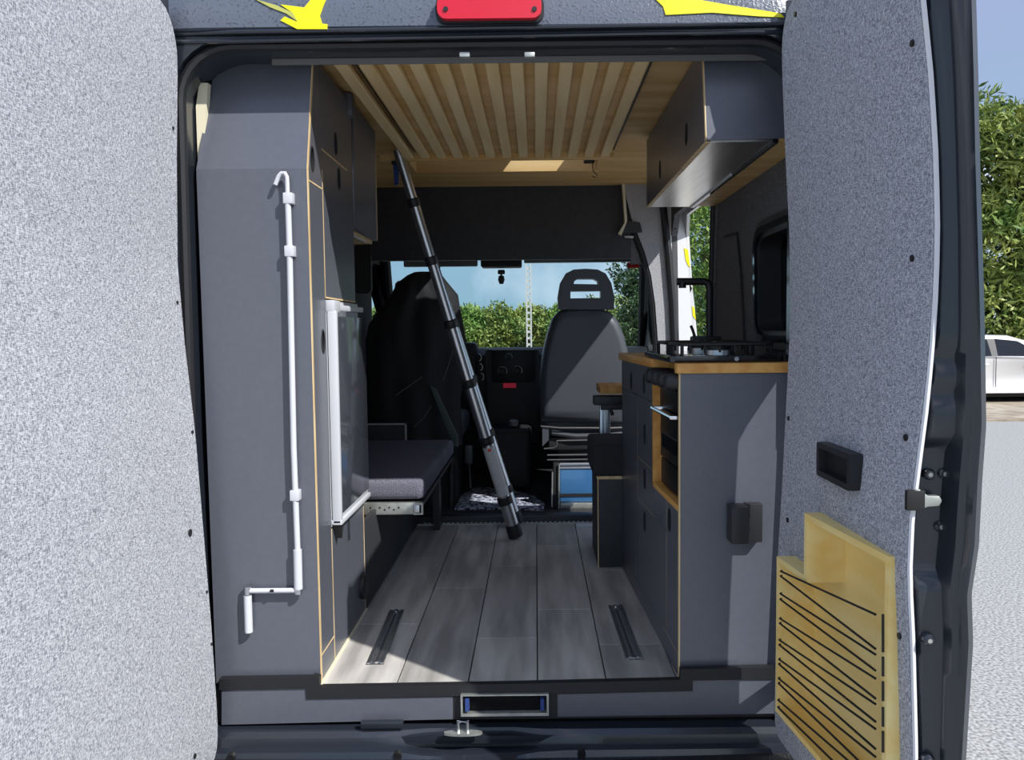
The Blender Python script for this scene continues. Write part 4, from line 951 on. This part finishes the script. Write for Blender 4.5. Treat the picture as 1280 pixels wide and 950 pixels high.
tube('back_trim', [UY(690, 541, YS + .01), UY(720, 545, YS), UY(760, 544, YS), UY(786, 540, YS + .01)], .014, SEATM, ps, 8)
box('base_frame', (x0 + .04, YS + .02, .93), (x1 - .04, YS + .5, .985), DASH, ps, .01)
tube('height_bar', [UY(680, 561, YS - .02), UY(692, 560, YS - .02), UY(696, 557, YS - .02), UY(696, 551, YS - .02), UY(700, 551, YS - .02), UY(785, 549, YS - .02)], .005, DMET, ps, 8)
for y0_, r_ in ((569, .007), (575, .006)): tube('rail_bar', [UY(684, y0_, YS - .03), UY(770, y0_ - 1.5, YS - .03)], r_ * .7, DMET, ps, 8)
prism('side_bracket', [UY(x, y, YS - .01) for x, y in ((678, 533), (686, 537), (686, 550), (678, 558))], (0, .03, 0), SEATM, ps)
a, b = UY(692, 636, YS - .02), UY(700, 578, YS - .02)
box('pedestal_post', (a.x, YS - .03, FZ), (b.x, YS + .02, b.z), DASH, ps, .004)
tube('pedestal_rod', [UY(690, 634, YS - .03), UY(690.5, 590, YS - .03)], .004, GALV, ps, 6); tube('pedestal_rod', [UY(698.5, 636, YS - .04), UY(699, 580, YS - .04)], .004, GALV, ps, 6)
box('pedestal', (b.x, YS + .16, FZ), (x1 - .05, YS + .45, .93), DASH, ps)
a, b = UY(700, 617, YS - .01), UY(745, 586, YS - .01)
bb = thing('storage_box', 'glossy blue plastic box under the passenger seat', 'box', (b.x, YS, FZ))
box('tub', (a.x, YS, FZ + .04 + 0 * a.z), (b.x + .16, YS + .14, b.z), BLUE, bb, .008)
box('lid', (a.x - .005, YS - .006, b.z), (b.x + .165, YS + .145, b.z + .02), mat('grey_box_lid', (.30, .33, .38), .3), bb, .005)
box('base_band', (a.x - .002, YS - .004, a.z - .018), (b.x + .16, YS + .004, a.z - .002), PLAS, bb)
box('foot_plate', (a.x, YS - .02, FZ + .01), (b.x + .16, YS + .05, FZ + .038), GALV, bb, .004)
# driver seat with jackets
dr = thing('driver_seat', 'driver seat hidden under dark jackets', 'car seat', (-.5, 2.05, FZ))
box('backrest', (-.72, 2.02, 1.05), (-.28, 2.14, 1.66), SEATM, dr, .05, 3); box('headrest', (-.60, 2.03, 1.66), (-.38, 2.12, 1.82), SEATM, dr, .04, 3)
box('seat_cushion', (-.74, 2.10, .98), (-.26, 2.58, 1.10), SEATM, dr, .04, 3); box('pedestal', (-.68, 2.15, FZ), (-.30, 2.5, .98), DASH, dr)
tube('side_rail', [UY(563, 640, 2.0), UY(563, 590, 2.0), UY(566, 570, 2.0)], .012, DASH, dr, 8)
jk = thing('jacket', 'black jackets draped over the driver seat', 'jacket', (-.5, 2.0, 1.0))
L_o = [(452, 560), (452, 480), (452, 440), (454, 412), (459, 396), (472, 378), (485, 358), (493, 346), (505, 339.5), (514, 337.5)]
R_o = [(575, 560), (575, 520), (578, 480), (580, 440), (577, 412), (574, 396), (570, 378), (556, 358), (549, 346), (542, 340), (532, 338)]
rings = []; 
for (xa, ya), (xb, yb) in zip(L_o, R_o):
    pa, pb_ = UY(xa, ya, 1.98), UY(xb, yb, 1.98); z = (pa.z + pb_.z) / 2; c = (pa.x + pb_.x) / 2; w = (pb_.x - pa.x) / 2; rg = []
    for j in range(64):
        t = 2 * math.pi * j / 64; fold = 1 + (.07 * math.sin(t * 7 + z * 4) + .045 * math.sin(t * 12 - z * 9) + .03 * math.sin(t * 4 + z * 14)) * min(1, w / .1)
        dp = min(.15, w * .8 + .02)
        rg.append((c + w * math.cos(t) * (1 + (fold - 1) * .4), 2.08 - dp * math.sin(t) * fold if math.sin(t) > 0 else 2.08 - .10 * math.sin(t), z))
    rings.append(rg)
MB().loft(rings).done('cloth', CLOTH, jk, ang=80)
def jl(pts, r=.002, m=GALV, n='reflective_piping', Y=1.915): tube(n, [UY(x, y, Y) for x, y in pts], r, m, jk, 6)
PIPD = mat('dull_piping', (.12, .12, .125), .6)
jl([(495, 494), (512, 482), (528, 471)], .002, PIPD); jl([(554, 476), (561, 455), (566, 438)], .0022, PIPD, Y=1.95); jl([(517, 534), (530, 522), (539, 507)], .002, PIPD)
prism('lining_flap', [UY(x, y, 1.92) for x, y in ((537, 482), (545, 487), (560, 520), (572, 545), (573, 559), (567, 558), (553, 525))], (0, .03, 0), GREEN, jk, .006)
# armrest hints between seats
sbk = thing('seat_belt_buckle', 'black seat belt buckle beside the ladder', 'buckle', UY(586, 560, 2.2))
box('housing', UY(581, 580, 2.2), UY(591, 556, 2.24), SEATM, sbk, .01); tube('stalk', [UY(586, 579, 2.22), UY(588, 610, 2.24)], .008, PLAS, sbk, 8)
# rug
mb = MB(); out = [UZ(x, y, FZ + .012) for x, y in ((568, 638), (576, 622), (592, 612), (612, 611), (640, 614), (668, 622), (681, 632), (679, 639), (640, 637))]
N_ = 14
rugv = MB().prism([(p.x, p.y, FZ + .011) for p in out], (0, 0, .012), .004).done('rug', RUG); tag(rugv, 'crumpled blue grey woven rug on the cab floor', 'rug')

# ================================================================== OUTSIDE
def tree(label, loc, height, rad, n, lm, group, trunk=.12, leaf=(.20, .055), nblob=26, low=.0):
    t = thing('tree', label, 'tree', loc, group)
    base_ = Vector(loc)
    tube('trunk', [base_, base_ + Vector((.1, 0, height * .3)), base_ + Vector((-.05, .1, height * .7))], [trunk, trunk * .8, trunk * .3], BARK, t, 8)
    # blobs of foliage
    cs_, rs_ = [], []
    for i in range(nblob):
        zz = low + (height - low) * (i + .5) / nblob; k = math.sin(math.pi * (0.12 + .80 * (zz - low) / (height - low))) ** .6
        a_ = rng.uniform(0, 2 * math.pi); r_ = rad * k * rng.uniform(.15, .75)
        cs_.append((r_ * math.cos(a_), r_ * math.sin(a_), zz)); rs_.append(rad * rng.uniform(.35, .55))
        if i % 3 == 0:
            e = base_ + Vector(cs_[-1]); tube('branch', [base_ + Vector((0, 0, max(.2, zz * .6))), (base_ + e) / 2 + Vector((0, 0, zz * .3)), e], [trunk * .35, trunk * .22, .015], BARK, t, 6)
    cs_, rs_ = np.array(cs_), np.array(rs_)
    bi = rng.integers(0, nblob, n); d = rng.normal(size=(n, 3)); d /= np.linalg.norm(d, axis=1)[:, None]
    rr = rs_[bi] * np.clip(rng.normal(.88, .16, n), .2, 1.2)
    c = cs_[bi] + d * rr[:, None]; c[:, 2] = np.clip(c[:, 2], .15, None)
    ax = rng.normal(size=(n, 3)) + d * .8 + np.array([0, 0, .3]); ax /= np.linalg.norm(ax, axis=1)[:, None]
    sd2 = np.cross(ax, rng.normal(size=(n, 3)) ); sd2 /= np.linalg.norm(sd2, axis=1)[:, None]
    L = leaf[0] * rng.uniform(.6, 1.3, n)[:, None]; Wd = leaf[1] * rng.uniform(.7, 1.3, n)[:, None]
    vs_ = np.stack([c - ax * L / 2, c + sd2 * Wd / 2, c + ax * L / 2, c - sd2 * Wd / 2], 1).reshape(-1, 3)
    me = bpy.data.meshes.new('foliage'); me.vertices.add(n * 4); me.vertices.foreach_set('co', vs_.astype(np.float32).ravel())
    me.loops.add(n * 4); me.polygons.add(n); me.loops.foreach_set('vertex_index', np.arange(n * 4, dtype=np.int32))
    me.polygons.foreach_set('loop_start', np.arange(0, n * 4, 4, dtype=np.int32)); me.update(calc_edges=True)
    me.materials.append(lm); o = bpy.data.objects.new('foliage', me); COL.objects.link(o); o.parent = t; o['kind'] = 'stuff'
    return t
G1 = 'tall trees behind the parked car'
for i, (x, y, h, r) in enumerate(((10.0, 17.6, 6.3, 1.7), (12.1, 17.2, 6.6, 1.8), (14.6, 17.9, 6.5, 1.9), (16.9, 17.5, 6.8, 1.9))):
    tree('tall leafy green tree standing behind the parked white car', (x, y, .03), h, r, 24000, LEAF[i % 2], G1, leaf=(.26, .065), low=.3)
G2 = 'trees seen through the sliding door'
for i, (x, y, h, r) in enumerate(((8.3, 24, 6.6, 1.9), (6.5, 28, 6.8, 2.0), (10.2, 21, 7.0, 1.9))):
    tree('leafy tree seen through the open sliding door', (x, y, .03), h, r, 10000, LEAF[(i + 1) % 3], G2, leaf=(.26, .08), low=.3)
tree('dark tree seen through the windscreen beside the passenger seat', (5.1, 35, .03), 6.2, 1.3, 9000, LEAF[3], None, leaf=(.24, .09), low=.4)
G3 = 'bushes beyond the windscreen'
for i, (x, y, h) in enumerate(((-9.5, 41, 3.1), (-7.9, 40, 3.2), (-6.3, 40.5, 3.1), (-4.7, 40, 3.15), (-3.1, 40.5, 3.05), (-1.5, 40, 3.1), (.1, 40.5, 3.1), (1.7, 40, 3.3), (3.3, 40.5, 3.5), (4.9, 41, 3.6))):
    tree('low green bush growing beyond the windscreen', (x, y, .03), h * .74, 1.55, 9000, LEAF[(i + 1) % 3], G3, trunk=.06, leaf=(.26, .10), nblob=16, low=.1)
# lattice mast
ms = thing('lattice_mast', 'slim pale lattice mast rising above the bushes', 'mast', (UY(661, 430, 36).x, 36, 0))
mxp = UY(661, 380, 36).x; mb = MB()
for dx in (-.10, .10): mb.box((mxp + dx - .035, 35.95, 0), (mxp + dx + .035, 36.05, 9))
mb.done('leg', CONC, ms)
mb = MB()
for i in range(30): mb.box((mxp - .10, 35.97, .2 + i * .3), (mxp + .10, 36.03, .31 + i * .3))
mb.done('rung', CONC, ms)
# parked car
CX, CY = 9.42, 13.55
pc = thing('parked_car', 'white hatchback parked by the trees', 'car', (CX, CY + .85, 0))
yn = CY; ym_ = CY + .86
def prof(zs_, f): pass
lowp = [(-2.05, .30), (-2.10, .55), (-2.06, .78), (-1.95, .92), (-1.2, .97), (1.0, .90), (1.75, .82), (2.02, .68), (2.06, .45), (2.0, .28)]
mb = MB()
for k_, (ins_, sc) in enumerate(((0, 1),)): pass
def carring(y, s, dz): return [(CX + x * s, y, z + dz) for x, z in lowp]
mb.loft([carring(yn + .03, .97, .0), carring(yn, 1, 0), carring(yn + .02, 1, 0), carring(yn + 1.70, 1, 0), carring(yn + 1.75, .97, 0)])
mb.done('body', WHITEP, pc, ang=60)
roofp = [(-1.85, .93), (-1.55, 1.26), (-1.25, 1.345), (-.6, 1.375), (.1, 1.35), (.55, 1.22), (1.15, .90)]
def rr_(y, k): return [(CX + x, y, .90 + (z - .90) * k) for x, z in roofp]
MB().loft([rr_(yn + .05, .06), rr_(yn + .20, .93), rr_(yn + .30, 1.0), rr_(yn + 1.45, 1.0), rr_(yn + 1.55, .93), rr_(yn + 1.70, .06)]).done('cabin', WHITEP, pc, ang=50)
def onside(x, z): return Vector((CX + x, yn + .05 + .15 * (z - .92) / .40 - .012, z))
for pts in (((-1.35, .95), (-.33, .95), (-.37, 1.28), (-1.05, 1.27)), ((-.21, .95), (.72, .94), (.22, 1.24), (-.22, 1.285))):
    prism('side_window', [onside(x, z) for x, z in pts], (0, .02, 0), GLOSS, pc)
prism('door_pillar', [onside(x, z) for x, z in ((-.33, .95), (-.21, .95), (-.22, 1.285), (-.37, 1.28))], (0, .016, 0), PLAS, pc)
for x in (-1.15, -.27, .85): prism('door_gap', [(CX + x - .005, yn - .002, .32), (CX + x + .005, yn - .002, .32), (CX + x + .005, yn - .002, .93), (CX + x - .005, yn - .002, .93)], (0, .01, 0), PLAS, pc)
for x in (-.52, .42): box('door_handle', (CX + x - .10, yn - .025, .775), (CX + x + .10, yn + .004, .805), WHITEP, pc, .008)
box('side_moulding', (CX - 1.2, yn - .012, .22), (CX + 1.2, yn + .02, .34), WHITEP, pc, .006)
box('underbody', (CX - 1.9, yn + .1, .14), (CX + 1.9, yn + 1.65, .3), TYRE, pc)
for x in (-1.28, 1.32):
    for yy in (yn + .005, yn + 1.56):
        w_ = tube('wheel', [(CX + x, yy, .31), (CX + x, yy + .19, .31)], .30, TYRE, pc, 28)
        tube('hubcap', [(CX + x, yy - .006, .31), (CX + x, yy + .02, .31)], .20, ALU, w_, 20)
